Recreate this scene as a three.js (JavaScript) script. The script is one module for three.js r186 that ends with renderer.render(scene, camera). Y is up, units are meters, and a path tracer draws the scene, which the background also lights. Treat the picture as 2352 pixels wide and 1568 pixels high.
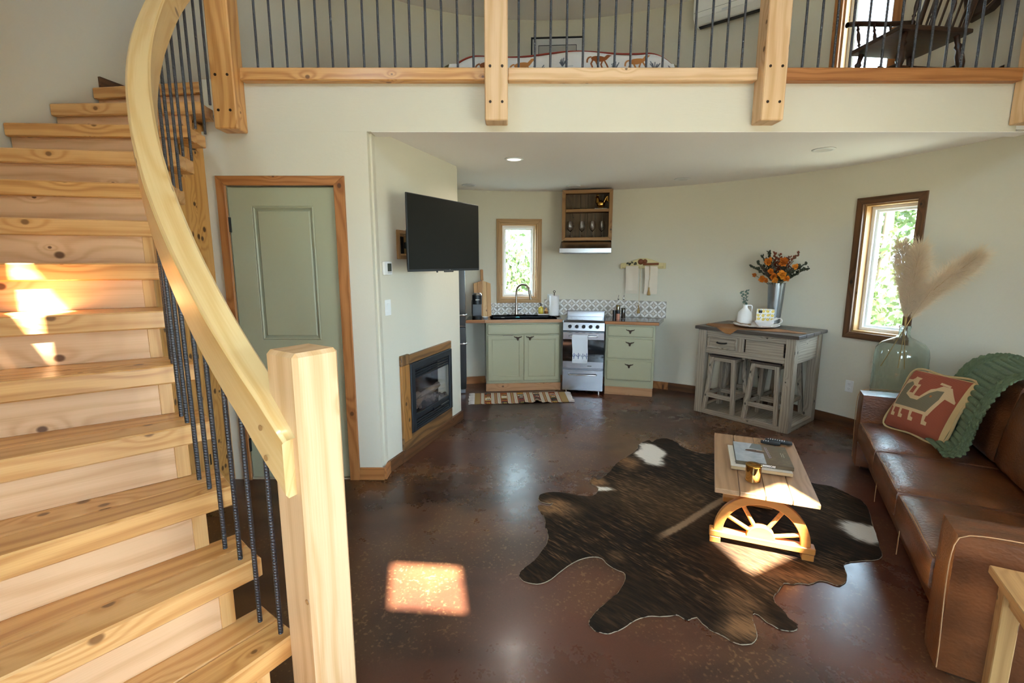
import * as THREE from 'three';
import { mergeGeometries } from 'three/addons/utils/BufferGeometryUtils.js';
import { RectAreaLightUniformsLib } from 'three/addons/lights/RectAreaLightUniformsLib.js';
import { FontLoader } from 'three/addons/loaders/FontLoader.js';
import { TextGeometry } from 'three/addons/geometries/TextGeometry.js';

// ---------------------------------------------------------------- camera, sky, sun, exposure
const scene = new THREE.Scene();
const renderer = new THREE.WebGLRenderer({ antialias: true });
renderer.toneMapping = THREE.LinearToneMapping;
renderer.toneMappingExposure = 9.6;
renderer.shadowMap.enabled = true;
renderer.shadowMap.type = THREE.PCFSoftShadowMap;
RectAreaLightUniformsLib.init();

const camera = new THREE.PerspectiveCamera(2 * Math.atan(784 / 1100) * 180 / Math.PI, 1.5, 0.05, 200);
const PITCH = 9.3 * Math.PI / 180;
camera.position.set(0, 1.6, 0);
camera.lookAt(0, 1.6 - Math.sin(PITCH), -Math.cos(PITCH));

scene.background = new THREE.Color().setRGB(0.57, 0.80, 1.0);
scene.backgroundIntensity = 3.0;

const sun = new THREE.DirectionalLight(new THREE.Color().setRGB(1.0, 0.91, 0.79), 12);
sun.target.position.set(0.4, 0, -2.6);
sun.position.set(0.4 + 0.2 * 14, 1.6 * 14, -2.6 + 0.98 * 14);
sun.castShadow = true;
sun.shadow.mapSize.set(2048, 2048);
Object.assign(sun.shadow.camera, { left: -6, right: 6, top: 6, bottom: -6, near: 1, far: 60 });
sun.shadow.radius = 1.6;
scene.add(sun, sun.target);

// ---------------------------------------------------------------- helpers
const TAU = Math.PI * 2, D2R = Math.PI / 180;
const V = (x, y, z) => new THREE.Vector3(x, y, z);
function rng(seed) { let s = seed | 0; return () => { s = (s + 0x6d2b79f5) | 0; let t = Math.imul(s ^ (s >>> 15), 1 | s); t = (t + Math.imul(t ^ (t >>> 7), 61 | t)) ^ t; return ((t ^ (t >>> 14)) >>> 0) / 4294967296; }; }
const lerp = (a, b, t) => a + (b - a) * t, clamp = (x, a = 0, b = 1) => Math.min(b, Math.max(a, x));
const sstep = (a, b, x) => { const t = clamp((x - a) / (b - a)); return t * t * (3 - 2 * t); };
function hash(x, y, s) { let h = Math.imul(x, 374761393) ^ Math.imul(y, 668265263) ^ Math.imul(s, 2147483647 ^ 0x5bd1e995); h = Math.imul(h ^ (h >>> 13), 1274126177); h ^= h >>> 16; return (h >>> 0) / 4294967296; }
function vn(x, y, px, py, s) { // periodic value noise
  const xi = Math.floor(x), yi = Math.floor(y), fx = x - xi, fy = y - yi, m = (a, n) => ((a % n) + n) % n;
  const x0 = m(xi, px), x1 = m(xi + 1, px), y0 = m(yi, py), y1 = m(yi + 1, py), u = fx * fx * (3 - 2 * fx), v = fy * fy * (3 - 2 * fy);
  return lerp(lerp(hash(x0, y0, s), hash(x1, y0, s), u), lerp(hash(x0, y1, s), hash(x1, y1, s), u), v);
}
function fbm(u, v, fx, fy, oct, s) { let a = 0, w = 0.5, n = 0; for (let i = 0; i < oct; i++) { a += w * vn(u * fx, v * fy, fx, fy, s + i); n += w; w *= 0.5; fx *= 2; fy *= 2; } return a / n; }
const hex = (h) => [(h >> 16) & 255, (h >> 8) & 255, h & 255];
const mix3 = (a, b, t) => [lerp(a[0], b[0], t), lerp(a[1], b[1], t), lerp(a[2], b[2], t)];
function tex(w, h, f, srgb = true) {
  const d = new Uint8Array(w * h * 4);
  for (let y = 0; y < h; y++) for (let x = 0; x < w; x++) { const c = f((x + 0.5) / w, (y + 0.5) / h), i = (y * w + x) * 4; d[i] = clamp(c[0], 0, 255); d[i + 1] = clamp(c[1], 0, 255); d[i + 2] = clamp(c[2], 0, 255); d[i + 3] = c[3] ?? 255; }
  const t = new THREE.DataTexture(d, w, h, THREE.RGBAFormat);
  t.wrapS = t.wrapT = THREE.RepeatWrapping; t.magFilter = THREE.LinearFilter; t.minFilter = THREE.LinearMipmapLinearFilter; t.generateMipmaps = true;
  if (srgb) t.colorSpace = THREE.SRGBColorSpace;
  t.needsUpdate = true; return t;
}
const gray = (w, h, f) => tex(w, h, (u, v) => { const g = f(u, v) * 255; return [g, g, g]; }, false);
function canvasTex(w, h, draw) {
  const c = document.createElement('canvas'); c.width = w; c.height = h; const g = c.getContext('2d'); draw(g, w, h);
  const t = new THREE.CanvasTexture(c); t.colorSpace = THREE.SRGBColorSpace; t.magFilter = THREE.LinearFilter; return t;
}
const mat = (color, roughness = 0.6, more = {}) => new THREE.MeshStandardMaterial({ color, roughness, ...more });
const phys = (color, roughness = 0.6, more = {}) => new THREE.MeshPhysicalMaterial({ color, roughness, ...more });

// --- geometry
const flat = (g) => { const n = g.index ? g.toNonIndexed() : g; for (const k of Object.keys(n.attributes)) if (!['position', 'normal', 'uv'].includes(k)) n.deleteAttribute(k); if (!n.attributes.uv) n.setAttribute('uv', new THREE.BufferAttribute(new Float32Array(n.attributes.position.count * 2), 2)); return n; };
const merge = (...gs) => mergeGeometries(gs.flat().map(flat), false);
function cb(w, h, d, b = 0.004) { // box with chamfered edges, 44 triangles
  b = Math.min(b, w / 2.2, h / 2.2, d / 2.2);
  const X = w / 2, Y = h / 2, Z = d / 2, p = [];
  const c = (sx, sy, sz, a) => [sx * (a === 0 ? X : X - b), sy * (a === 1 ? Y : Y - b), sz * (a === 2 ? Z : Z - b)];
  const tri = (A, B, C) => { const n = V(...B).sub(V(...A)).cross(V(...C).sub(V(...A))), m = V(A[0] + B[0] + C[0], A[1] + B[1] + C[1], A[2] + B[2] + C[2]); if (n.dot(m) < 0) p.push(...A, ...C, ...B); else p.push(...A, ...B, ...C); };
  const quad = (A, B, C, D) => { tri(A, B, C); tri(A, C, D); };
  for (const s of [-1, 1]) {
    quad(c(s, -1, -1, 0), c(s, 1, -1, 0), c(s, 1, 1, 0), c(s, -1, 1, 0));
    quad(c(-1, s, -1, 1), c(1, s, -1, 1), c(1, s, 1, 1), c(-1, s, 1, 1));
    quad(c(-1, -1, s, 2), c(1, -1, s, 2), c(1, 1, s, 2), c(-1, 1, s, 2));
    for (const t of [-1, 1]) {
      quad(c(s, t, -1, 0), c(s, t, 1, 0), c(s, t, 1, 1), c(s, t, -1, 1));
      quad(c(s, -1, t, 0), c(s, 1, t, 0), c(s, 1, t, 2), c(s, -1, t, 2));
      quad(c(-1, s, t, 1), c(1, s, t, 1), c(1, s, t, 2), c(-1, s, t, 2));
      for (const q of [-1, 1]) tri(c(s, t, q, 0), c(s, t, q, 1), c(s, t, q, 2));
    }
  }
  const g = new THREE.BufferGeometry(); g.setAttribute('position', new THREE.Float32BufferAttribute(p, 3)); g.computeVertexNormals();
  return grain(g, w >= h && w >= d ? V(1, 0, 0) : h >= d ? V(0, 1, 0) : V(0, 0, 1), 0);
}
// uv in metres with the grain along dir: u runs 1.6 m, v 0.4 m per repeat
function grain(g, dir, off = 0, L = 1.6, W = 0.4) {
  g = flat(g); const P = g.attributes.position, N = g.attributes.normal, uv = new Float32Array(P.count * 2), d = dir.clone().normalize(), n = V(), p = V(), c = V();
  for (let i = 0; i < P.count; i++) {
    p.fromBufferAttribute(P, i); n.fromBufferAttribute(N, i); c.crossVectors(n, d);
    const ax = Math.abs(c.x), ay = Math.abs(c.y), az = Math.abs(c.z);
    if (c.length() < 0.5) { uv[2 * i] = (p.x + p.z) / W * 0.3 + off; uv[2 * i + 1] = (p.y + p.x) / W + off; continue; }
    c.normalize(); if ((ax >= ay && ax >= az && c.x < 0) || (ay > ax && ay >= az && c.y < 0) || (az > ax && az > ay && c.z < 0)) c.negate();
    uv[2 * i] = p.dot(d) / L + off * 0.731; uv[2 * i + 1] = p.dot(c) / W + off * 1.377;
  }
  g.setAttribute('uv', new THREE.BufferAttribute(uv, 2)); return g;
}
const at = (g, x = 0, y = 0, z = 0, ry = 0, rx = 0, rz = 0) => { if (rx) g.rotateX(rx); if (rz) g.rotateZ(rz); if (ry) g.rotateY(ry); return g.translate(x, y, z); };
const bx = (w, h, d, x, y, z, b, ry = 0) => at(cb(w, h, d, b), x, y, z, ry);
const cyl = (r0, r1, h, x = 0, y = 0, z = 0, n = 20) => at(new THREE.CylinderGeometry(r1, r0, h, n), x, y + h / 2, z);
const lathe = (pts, n = 28) => new THREE.LatheGeometry(pts.map(([r, y]) => new THREE.Vector2(r, y)), n);
const tube = (pts, r, seg = 24, rad = 8, closed = false) => new THREE.TubeGeometry(new THREE.CatmullRomCurve3(pts.map((p) => (p.isVector3 ? p : V(...p))), closed, 'centripetal'), seg, r, rad, closed);
function bar(a, b, w, h, bev = 0.003) { // rectangular bar from a to b; w across (horizontal), h the other way
  const A = V(...a), B = V(...b), L = A.distanceTo(B), g = cb(w, h, L, bev), d = B.clone().sub(A).normalize();
  const up = Math.abs(d.y) > 0.98 ? V(0, 0, 1) : V(0, 1, 0), x = V().crossVectors(up, d).normalize(), y = V().crossVectors(d, x);
  g.applyMatrix4(new THREE.Matrix4().makeBasis(x, y, d)); g.translate((A.x + B.x) / 2, (A.y + B.y) / 2, (A.z + B.z) / 2); return g;
}
function rod(a, b, r, n = 10) { const A = V(...a), B = V(...b), g = new THREE.CylinderGeometry(r, r, A.distanceTo(B), n); g.applyQuaternion(new THREE.Quaternion().setFromUnitVectors(V(0, 1, 0), B.clone().sub(A).normalize())); return g.translate((A.x + B.x) / 2, (A.y + B.y) / 2, (A.z + B.z) / 2); }
const shapeOf = (pts) => new THREE.Shape(pts.map(([x, y]) => new THREE.Vector2(x, y)));
function extr(pts, depth, bev = 0, holes = []) {
  const s = Array.isArray(pts) ? shapeOf(pts) : pts; for (const h of holes) s.holes.push(Array.isArray(h) ? new THREE.Path(h.map(([x, y]) => new THREE.Vector2(x, y))) : h);
  return new THREE.ExtrudeGeometry(s, { depth: depth - 2 * bev, bevelEnabled: bev > 0, bevelSize: bev, bevelThickness: bev, bevelSegments: bev > 0 ? 1 : 0, bevelOffset: -bev, curveSegments: 12 }).translate(0, 0, bev);
}
// horizontal prism: polygon of [x, z] between y0 and y1
function slab(poly, y0, y1, bev = 0.003, holes = []) { const g = extr(poly.map(([x, z]) => [x, -z]), y1 - y0, bev, holes.map((h) => h.map(([x, z]) => [x, -z]))); g.rotateX(-Math.PI / 2); return g.translate(0, y0, 0); }
function grid(nu, nv, f) { // surface from f(u, v) => [x, y, z]
  const p = [], uv = [], idx = [];
  for (let j = 0; j <= nv; j++) for (let i = 0; i <= nu; i++) { p.push(...f(i / nu, j / nv)); uv.push(i / nu, j / nv); }
  for (let j = 0; j < nv; j++) for (let i = 0; i < nu; i++) { const a = j * (nu + 1) + i, b = a + 1, c = a + nu + 1, d = c + 1; idx.push(a, b, d, a, d, c); }
  const g = new THREE.BufferGeometry(); g.setAttribute('position', new THREE.Float32BufferAttribute(p, 3)); g.setAttribute('uv', new THREE.Float32BufferAttribute(uv, 2)); g.setIndex(idx); g.computeVertexNormals(); return g;
}
// rounded, slightly crowned cushion
function cushion(w, h, d, r = 0.04, crown = 0.02, n = 12) {
  const g = new THREE.BoxGeometry(w, h, d, n, 6, n), P = g.attributes.position, v = V();
  for (let i = 0; i < P.count; i++) {
    v.fromBufferAttribute(P, i);
    const q = V(clamp(v.x, -w / 2 + r, w / 2 - r), clamp(v.y, -h / 2 + r, h / 2 - r), clamp(v.z, -d / 2 + r, d / 2 - r)), o = v.clone().sub(q);
    if (o.length() > 1e-6) o.setLength(r); v.copy(q).add(o);
    const cx = Math.cos(v.x / w * Math.PI), cz = Math.cos(v.z / d * Math.PI); v.y += Math.sign(v.y) * crown * Math.sqrt(Math.max(0, cx * cz)) * (Math.abs(v.y) / (h / 2));
    P.setXYZ(i, v.x, v.y, v.z);
  }
  g.computeVertexNormals(); return g;
}

// --- scene graph
const taken = {};
const numbered = (n) => { const k = taken[n] = (taken[n] ?? -1) + 1; return k ? n + '_' + String(k).padStart(3, '0') : n; };
function tag(o, label, category, group) { o.userData.label = label; o.userData.category = category; if (group) o.userData.group = group; return o; }
function thing(name, label, category, pos = [0, 0, 0], turn = 0, group) { const o = new THREE.Group(); o.name = numbered(name); o.position.set(...pos); o.rotation.y = turn; scene.add(o); return tag(o, label, category, group); }
function part(parent, name, geo, m, label, kind) { const o = new THREE.Mesh(geo, m); o.name = name; o.castShadow = o.receiveShadow = true; if (label) o.userData.label = label; if (kind) o.userData.kind = kind; parent.add(o); return o; }
function solo(name, geo, m, label, category, group) { const o = part(scene, numbered(name), geo, m); return tag(o, label, category, group); }
function struct(name, geo, m) { const o = part(scene, numbered(name), geo, m); o.userData.kind = 'structure'; return o; }
function structGroup(name) { const o = new THREE.Group(); o.name = numbered(name); o.userData.kind = 'structure'; scene.add(o); return o; }
function copyOf(o, label, pos, turn) { const c = o.clone(); c.name = numbered(o.name.replace(/_\d{3}$/, '')); c.userData = { ...o.userData, label }; if (pos) c.position.set(...pos); if (turn !== undefined) c.rotation.y = turn; scene.add(c); return c; }
// turn about y that brings local +x onto (dx, dz)
const turnX = (dx, dz) => Math.atan2(-dz, dx);

// ---------------------------------------------------------------- the round house: centre, radius, heights
const CX = 0.35, CZ = -3.1, R = 3.3, RO = 3.5, HC = 2.51, HB = 2.465, LOFT = 2.79, TOP = 4.52;
const onWall = (deg, r = R, y = 0) => { const t = deg * D2R; return [CX + r * Math.sin(t), y, CZ - r * Math.cos(t)]; }; // degrees clockwise from the kitchen apex
const onStair = (phi, r, y = 0) => onWall(180 + phi, r, y);

// ---------------------------------------------------------------- materials
function wood(light, dark, seed, { freq = 9, warp = 1.5, knots = 5, contrast = 1, knot = null, rough = 0.5, fibre = 0.3, coat = 0, w = 1024, h = 256 } = {}) {
  const a = hex(light), b = hex(dark), kc = hex(knot ?? dark).map((x) => x * 0.62), r = rng(seed), K = [];
  for (let i = 0; i < knots; i++) K.push([r(), r(), 0.006 + 0.012 * r()]);
  const wrap = (x) => x - Math.round(x);
  const f = (u, v) => {
    let g = v * freq + warp * (fbm(u, v, 3, 3, 3, seed) - 0.5) + 0.35 * (fbm(u, v, 6, 12, 2, seed + 9) - 0.5), kd = 0;
    for (const [ku, kv, kr] of K) { const du = wrap(u - ku) * 1.6, dv = wrap(v - kv) * 0.4, q = Math.hypot(du * 0.5, dv) / kr; g += 1.5 * Math.exp(-q * q * 0.12) ; kd = Math.max(kd, 1 - sstep(0.55, 1.15, Math.hypot(du * 0.8, dv) / kr)); }
    const s = 0.5 + 0.5 * Math.sin(TAU * g), ring = Math.pow(s, 2.2), fb = vn(u * 14, v * 180, 14, 180, seed + 3), lo = fbm(u, v, 2, 5, 2, seed + 5);
    const t = clamp(contrast * (0.5 * ring + fibre * (fb - 0.4) + 0.5 * (lo - 0.45)));
    return [t, kd, fb];
  };
  const map = tex(w, h, (u, v) => { const [t, kd] = f(u, v); return mix3(mix3(a, b, t), kc, kd * 0.85); });
  const m = coat ? phys(0xffffff, rough, { map, clearcoat: coat, clearcoatRoughness: 0.25 }) : mat(0xffffff, rough, { map });
  return m;
}
const M = {};
M.fir = wood(0xe1af72, 0xbb7c3b, 11, { rough: 0.42, coat: 0.25, contrast: 0.9, freq: 7 });
M.fir2 = wood(0xdda766, 0xab6c2f, 37, { rough: 0.42, coat: 0.25, contrast: 1.0, freq: 6, knots: 7 });
M.riser = wood(0xe2b488, 0xbd8656, 23, { rough: 0.45, contrast: 0.7, freq: 6, knots: 9, knot: 0x8a5530 });
M.rail = wood(0xe6c48a, 0xcb9750, 5, { rough: 0.32, coat: 0.5, contrast: 0.75, freq: 5, knots: 4, knot: 0xb98248 });
M.post = wood(0xe5bf92, 0xc28f58, 71, { rough: 0.45, contrast: 0.8, freq: 6, knots: 6, knot: 0xa9713e });
M.knotty = wood(0xcf9a55, 0xa46a2c, 53, { rough: 0.5, contrast: 0.9, freq: 8, knots: 14, knot: 0x6e421b });
M.cedar = wood(0xb67a44, 0x82491f, 91, { rough: 0.5, contrast: 0.9, freq: 7, knots: 5 });
M.oak = wood(0xb58c58, 0x8a6034, 17, { rough: 0.5, contrast: 0.8, freq: 9, knots: 5 });
M.cedarOak = wood(0x9a6f3e, 0x6b4520, 19, { rough: 0.5, contrast: 0.9, freq: 7, knots: 5 });
M.oakWarm = wood(0xa9743a, 0x6a431c, 31, { rough: 0.5, contrast: 1.0, freq: 6, knots: 6 });
M.walnut = wood(0x6b4528, 0x3a2413, 29, { rough: 0.45, contrast: 0.9, freq: 8, knots: 5, knot: 0x2a180c });
M.rustic = wood(0x8a6238, 0x462d16, 43, { rough: 0.5, contrast: 1.1, freq: 6, knots: 6 });
M.board = wood(0x6a5238, 0x3d2f20, 47, { rough: 0.6, contrast: 0.9, freq: 6, knots: 6 });
M.counter = wood(0x4a3022, 0x2b1b12, 61, { rough: 0.16, contrast: 0.7, freq: 9, knots: 2, coat: 0.6 });
M.toe = wood(0xb98a60, 0x96653d, 67, { rough: 0.5, contrast: 0.7, freq: 6, knots: 7 });
M.tabletop = wood(0xb08a66, 0x86623f, 73, { rough: 0.38, contrast: 0.75, freq: 8, knots: 5, coat: 0.3 });
M.wheel = wood(0xd08c48, 0xa8652a, 79, { rough: 0.4, contrast: 0.5, freq: 5, knots: 0 });
M.grey = wood(0x9c8d7a, 0x6c5e4d, 83, { rough: 0.7, contrast: 0.9, freq: 16, knots: 6, fibre: 0.7, knot: 0x4e4030 });
M.darktop = wood(0x4b4139, 0x2c251f, 89, { rough: 0.4, contrast: 0.8, freq: 8, knots: 3, coat: 0.2 });
M.antique = wood(0x3d2416, 0x1d100a, 97, { rough: 0.35, contrast: 0.8, freq: 7, knots: 1, coat: 0.3 });
M.butcher = [wood(0xc79558, 0xa06c34, 101, { rough: 0.5, contrast: 0.6, freq: 5, knots: 2 }), wood(0xb07c40, 0x8a5926, 103, { rough: 0.5, contrast: 0.6, freq: 6, knots: 1 }), wood(0xd0a66e, 0xae7f48, 107, { rough: 0.5, contrast: 0.6, freq: 5, knots: 2 })];
const peel = gray(256, 256, (u, v) => 0.5 + 0.5 * (fbm(u, v, 24, 24, 3, 7) - 0.5));
peel.repeat.set(2, 2);
M.wall = mat(0xd6ceba, 0.85, { bumpMap: peel, bumpScale: 0.0012 });
M.ceil = mat(0xf2ebe4, 0.9, { bumpMap: peel, bumpScale: 0.001 });
M.white = mat(0xe9e8e4, 0.45);
M.vinyl = mat(0xe4e4e2, 0.4);
M.sage = mat(0x9fa183, 0.45);
M.sageCab = mat(0xaca888, 0.42);
M.sageDoor = mat(0xa5a589, 0.42);
M.black = mat(0x15161a, 0.35);
M.matBlack = mat(0x1a1b1d, 0.6);
M.iron = mat(0x23211f, 0.5, { metalness: 0.6 });
const ribs = gray(32, 64, (u, v) => { const s = (v * 8 + u * 2) % 1; return s < 0.35 ? 1 : 0.2; });
M.rebar = mat(0x55565a, 0.42, { metalness: 0.75, bumpMap: ribs, bumpScale: 0.0015 });
M.steel = mat(0xa9a8ab, 0.26, { metalness: 1 });
M.steelDark = mat(0x8d8d8f, 0.3, { metalness: 1 });
M.chrome = mat(0xdedde0, 0.1, { metalness: 1 });
M.nickel = mat(0xb3a697, 0.26, { metalness: 1 });
M.bronze = mat(0x3f2f22, 0.45, { metalness: 0.7 });
M.gold = mat(0xb68a45, 0.14, { metalness: 1 });
M.pane = phys(0xffffff, 0.0, { transmission: 1, thickness: 0, ior: 1.45 });
M.glass = phys(0xffffff, 0.02, { transmission: 1, thickness: 0.002, ior: 1.5 });
// ---------------------------------------------------------------- floor
{
  const base = hex(0x462a1e), red = hex(0x5e3627), ochre = hex(0x6b4c2e), dark = hex(0x261612), buff = hex(0x93764e);
  const f = (u, v) => {
    const a = fbm(u, v, 5, 5, 5, 301), b = fbm(u + 0.13 * a, v + 0.1 * a, 7, 7, 4, 311), c = fbm(u, v, 16, 16, 4, 321), s = fbm(u, v, 640, 640, 2, 331), q = fbm(u + 0.05 * b, v, 10, 24, 3, 341);
    let k = mix3(base, red, sstep(0.38, 0.66, a)); k = mix3(k, ochre, 0.8 * sstep(0.42, 0.75, b)); k = mix3(k, dark, 0.7 * sstep(0.45, 0.8, q)); k = mix3(k, ochre, 0.35 * sstep(0.45, 0.75, c));
    if (s > 0.66) k = mix3(k, buff, 0.5 * sstep(0.66, 0.78, s) * sstep(0.42, 0.62, c)); // pale flecks of bare aggregate
    const dn = 7 * (hash(u * 2048 | 0, v * 2048 | 0, 391) - 0.5); return [k[0] + dn, k[1] + dn * 0.8, k[2] + dn * 0.7]; // fine speckle
  };
  const map = tex(2048, 2048, f), rough = gray(1024, 1024, (u, v) => 0.13 + 0.24 * fbm(u, v, 12, 12, 6, 351) + 0.08 * fbm(u, v, 120, 120, 2, 361) + 0.03 * hash(u * 1024 | 0, v * 1024 | 0, 393));
  M.floor = phys(0xffffff, 1, { map, roughnessMap: rough, clearcoat: 0.08, clearcoatRoughness: 0.15, specularIntensity: 0.85 });
  const g = flat(at(new THREE.CylinderGeometry(RO, RO, 0.15, 96), CX, -0.075, CZ)), P = g.attributes.position, uv = g.attributes.uv;
  for (let i = 0; i < P.count; i++) uv.setXY(i, (P.getX(i) + 4) / 7.2, (P.getZ(i) + 7) / 7.2);
  struct('floor', g, M.floor);
}
// ---------------------------------------------------------------- round outer wall with its openings
function ringSeg(t0, t1, y0, y1, r0 = R, r1 = RO, step = 2) {
  const n = Math.max(1, Math.ceil((t1 - t0) / step)), p = [], nn = [], uv = [];
  const q = (A, B, C, D, nA, nB, nC, nD, ua, ub, va, vb, keep) => { if (!keep) [B, D, nB, nD] = [D, B, nD, nB]; // wind the face to its normal
     p.push(...A, ...B, ...C, ...A, ...C, ...D); nn.push(...nA, ...nB, ...nC, ...nA, ...nC, ...nD); if (keep) uv.push(ua, va, ub, va, ub, vb, ua, va, ub, vb, ua, vb); else uv.push(ua, va, ua, vb, ub, vb, ua, va, ub, vb, ub, va); };
  const nrm = (t, s) => [s * Math.sin(t * D2R), 0, -s * Math.cos(t * D2R)];
  for (let i = 0; i < n; i++) {
    const a = lerp(t0, t1, i / n), b = lerp(t0, t1, (i + 1) / n), ua = a * D2R * R, ub = b * D2R * R;
    q(onWall(b, r0, y0), onWall(a, r0, y0), onWall(a, r0, y1), onWall(b, r0, y1), nrm(b, -1), nrm(a, -1), nrm(a, -1), nrm(b, -1), ub, ua, y0, y1);
    q(onWall(a, r1, y0), onWall(b, r1, y0), onWall(b, r1, y1), onWall(a, r1, y1), nrm(a, 1), nrm(b, 1), nrm(b, 1), nrm(a, 1), ua, ub, y0, y1);
    q(onWall(a, r0, y1), onWall(a, r1, y1), onWall(b, r1, y1), onWall(b, r0, y1), [0, 1, 0], [0, 1, 0], [0, 1, 0], [0, 1, 0], ua, ub, 0, 0.2);
    q(onWall(b, r0, y0), onWall(b, r1, y0), onWall(a, r1, y0), onWall(a, r0, y0), [0, -1, 0], [0, -1, 0], [0, -1, 0], [0, -1, 0], ua, ub, 0, 0.2);
  }
  for (const [t, s] of [[t0, -1], [t1, 1]]) { const m = [s * Math.cos(t * D2R), 0, s * Math.sin(t * D2R)], A = onWall(t, r0, y0), B = onWall(t, r1, y0), C = onWall(t, r1, y1), D = onWall(t, r0, y1); if (s < 0) q(B, A, D, C, m, m, m, m, 0, 0.2, y0, y1, true); else q(A, B, C, D, m, m, m, m, 0, 0.2, y0, y1, true); }
  const g = new THREE.BufferGeometry(); g.setAttribute('position', new THREE.Float32BufferAttribute(p, 3)); g.setAttribute('normal', new THREE.Float32BufferAttribute(nn, 3)); g.setAttribute('uv', new THREE.Float32BufferAttribute(uv, 2)); return g;
}
function wallWith(t0, t1, y0, y1, holes) {
  const cuts = [...new Set([t0, t1, ...holes.flatMap((h) => [h[0], h[1]])])].filter((t) => t >= t0 && t <= t1).sort((a, b) => a - b), gs = [];
  for (let i = 0; i + 1 < cuts.length; i++) {
    const m = (cuts[i] + cuts[i + 1]) / 2, hs = holes.filter((h) => h[0] < m && h[1] > m).sort((a, b) => a[2] - b[2]); let y = y0;
    for (const h of hs) { if (h[2] > y) gs.push(ringSeg(cuts[i], cuts[i + 1], y, h[2])); y = h[3]; }
    if (y < y1) gs.push(ringSeg(cuts[i], cuts[i + 1], y, y1));
  }
  return merge(gs);
}
const KW = { t: -4.5, w: 0.467, y0: 1.14, y1: 2.10 }, RW = { t: 66.7, w: 0.437, y0: 0.945, y1: 2.135 }, LW = { t: 60.2, w: 0.42, y0: 3.02, y1: 4.2 };
const span = (o, more = 0) => { const h = Math.asin((o.w / 2 + more) / R) / D2R; return [o.t - h, o.t + h, o.y0, o.y1]; };
struct('wall_back', wallWith(-100, 100, -0.05, TOP, [span(KW), span(RW), span(LW)]), M.wall);
const SUNNY = [152.85, 185.4, 217.9], hole = Math.asin(0.5 / R) / D2R, DOORT = 138, doorHalf = Math.asin(0.81 / R) / D2R;
struct('wall_front', wallWith(100, 260, -0.05, TOP, [...SUNNY.map((t) => [t - hole, t + hole, 3.36, 4.5]), [DOORT - doorHalf, DOORT + doorHalf, 0, 2.11], [185.4 - 8, 185.4 + 8, 0, 2.06]]), M.wall);

// a window set in the wall: casing, lining, vinyl frame, sash and pane
function windowAt(name, o, casing, lining, tw, cased = true) {
  const g = structGroup(name); g.position.set(...onWall(o.t)); g.rotation.y = -o.t * D2R;
  const w = o.w, h = o.y1 - o.y0, yc = (o.y0 + o.y1) / 2, miter = (x0, x1, x2, x3, ya, yb) => extr([[x0, ya], [x1, ya], [x2, yb], [x3, yb]], 0.034, 0.003);
  if (cased) {
    const X = w / 2, O = X + tw, off = hash(o.t * 10 | 0, 3, 5);
    const tr = [extr([[-O, o.y1 + tw], [-X, o.y1], [X, o.y1], [O, o.y1 + tw]], 0.036, 0.003), extr([[-O, o.y0 - tw], [O, o.y0 - tw], [X, o.y0], [-X, o.y0]], 0.036, 0.003), extr([[-O, o.y0 - tw], [-X, o.y0], [-X, o.y1], [-O, o.y1 + tw]], 0.036, 0.003), extr([[O, o.y0 - tw], [O, o.y1 + tw], [X, o.y1], [X, o.y0]], 0.036, 0.003)];
    tr.forEach((t, i) => part(g, 'casing', grain(t.translate(0, 0, -0.002), i < 2 ? V(1, 0, 0) : V(0, 1, 0), off + i * 0.3), casing));
  }
  const dj = 0.09;
  for (const s of [-1, 1]) { part(g, 'lining', grain(bx(0.016, h, dj, s * (w / 2 - 0.008), yc, -dj / 2, 0.001), V(0, 1, 0), 0.2 * s), lining); part(g, 'lining', grain(bx(w - 0.03, 0.016, dj, 0, yc + s * (h / 2 - 0.008), -dj / 2, 0.001), V(1, 0, 0), 0.37 * s), lining); }
  const ring = (W, H, b, z, d) => { const a = W / 2, c = H / 2; return extr([[-a, -c], [a, -c], [a, c], [-a, c]], d, 0.003, [[[-a + b, -c + b], [-a + b, c - b], [a - b, c - b], [a - b, -c + b]]]).translate(0, yc, z); };
  part(g, 'frame', ring(w - 0.03, h - 0.03, 0.032, -0.17, 0.09), M.vinyl, 'white vinyl frame');
  part(g, 'sash', ring(w - 0.085, h - 0.085, 0.026, -0.16, 0.055), M.vinyl, 'white vinyl sash');
  part(g, 'pane', new THREE.PlaneGeometry(w - 0.13, h - 0.13).translate(0, yc, -0.135), M.pane, 'clear glass pane');
  return g;
}
const kw = windowAt('window_1', KW, M.oak, M.oak, 0.062);
part(kw, 'crank_handle', merge(bx(0.11, 0.012, 0.03, 0.01, KW.y0 + 0.05, -0.075, 0.003), bx(0.05, 0.02, 0.04, 0.01, KW.y0 + 0.032, -0.085, 0.004)), M.vinyl, 'white folding crank handle');
part(kw, 'lock', bx(0.012, 0.07, 0.02, 0.185, KW.y0 + 0.28, -0.085, 0.003), M.vinyl);
windowAt('window_2', RW, M.walnut, M.oak, 0.062);
windowAt('window_3', LW, M.cedar, M.oak, 0.075);
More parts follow.
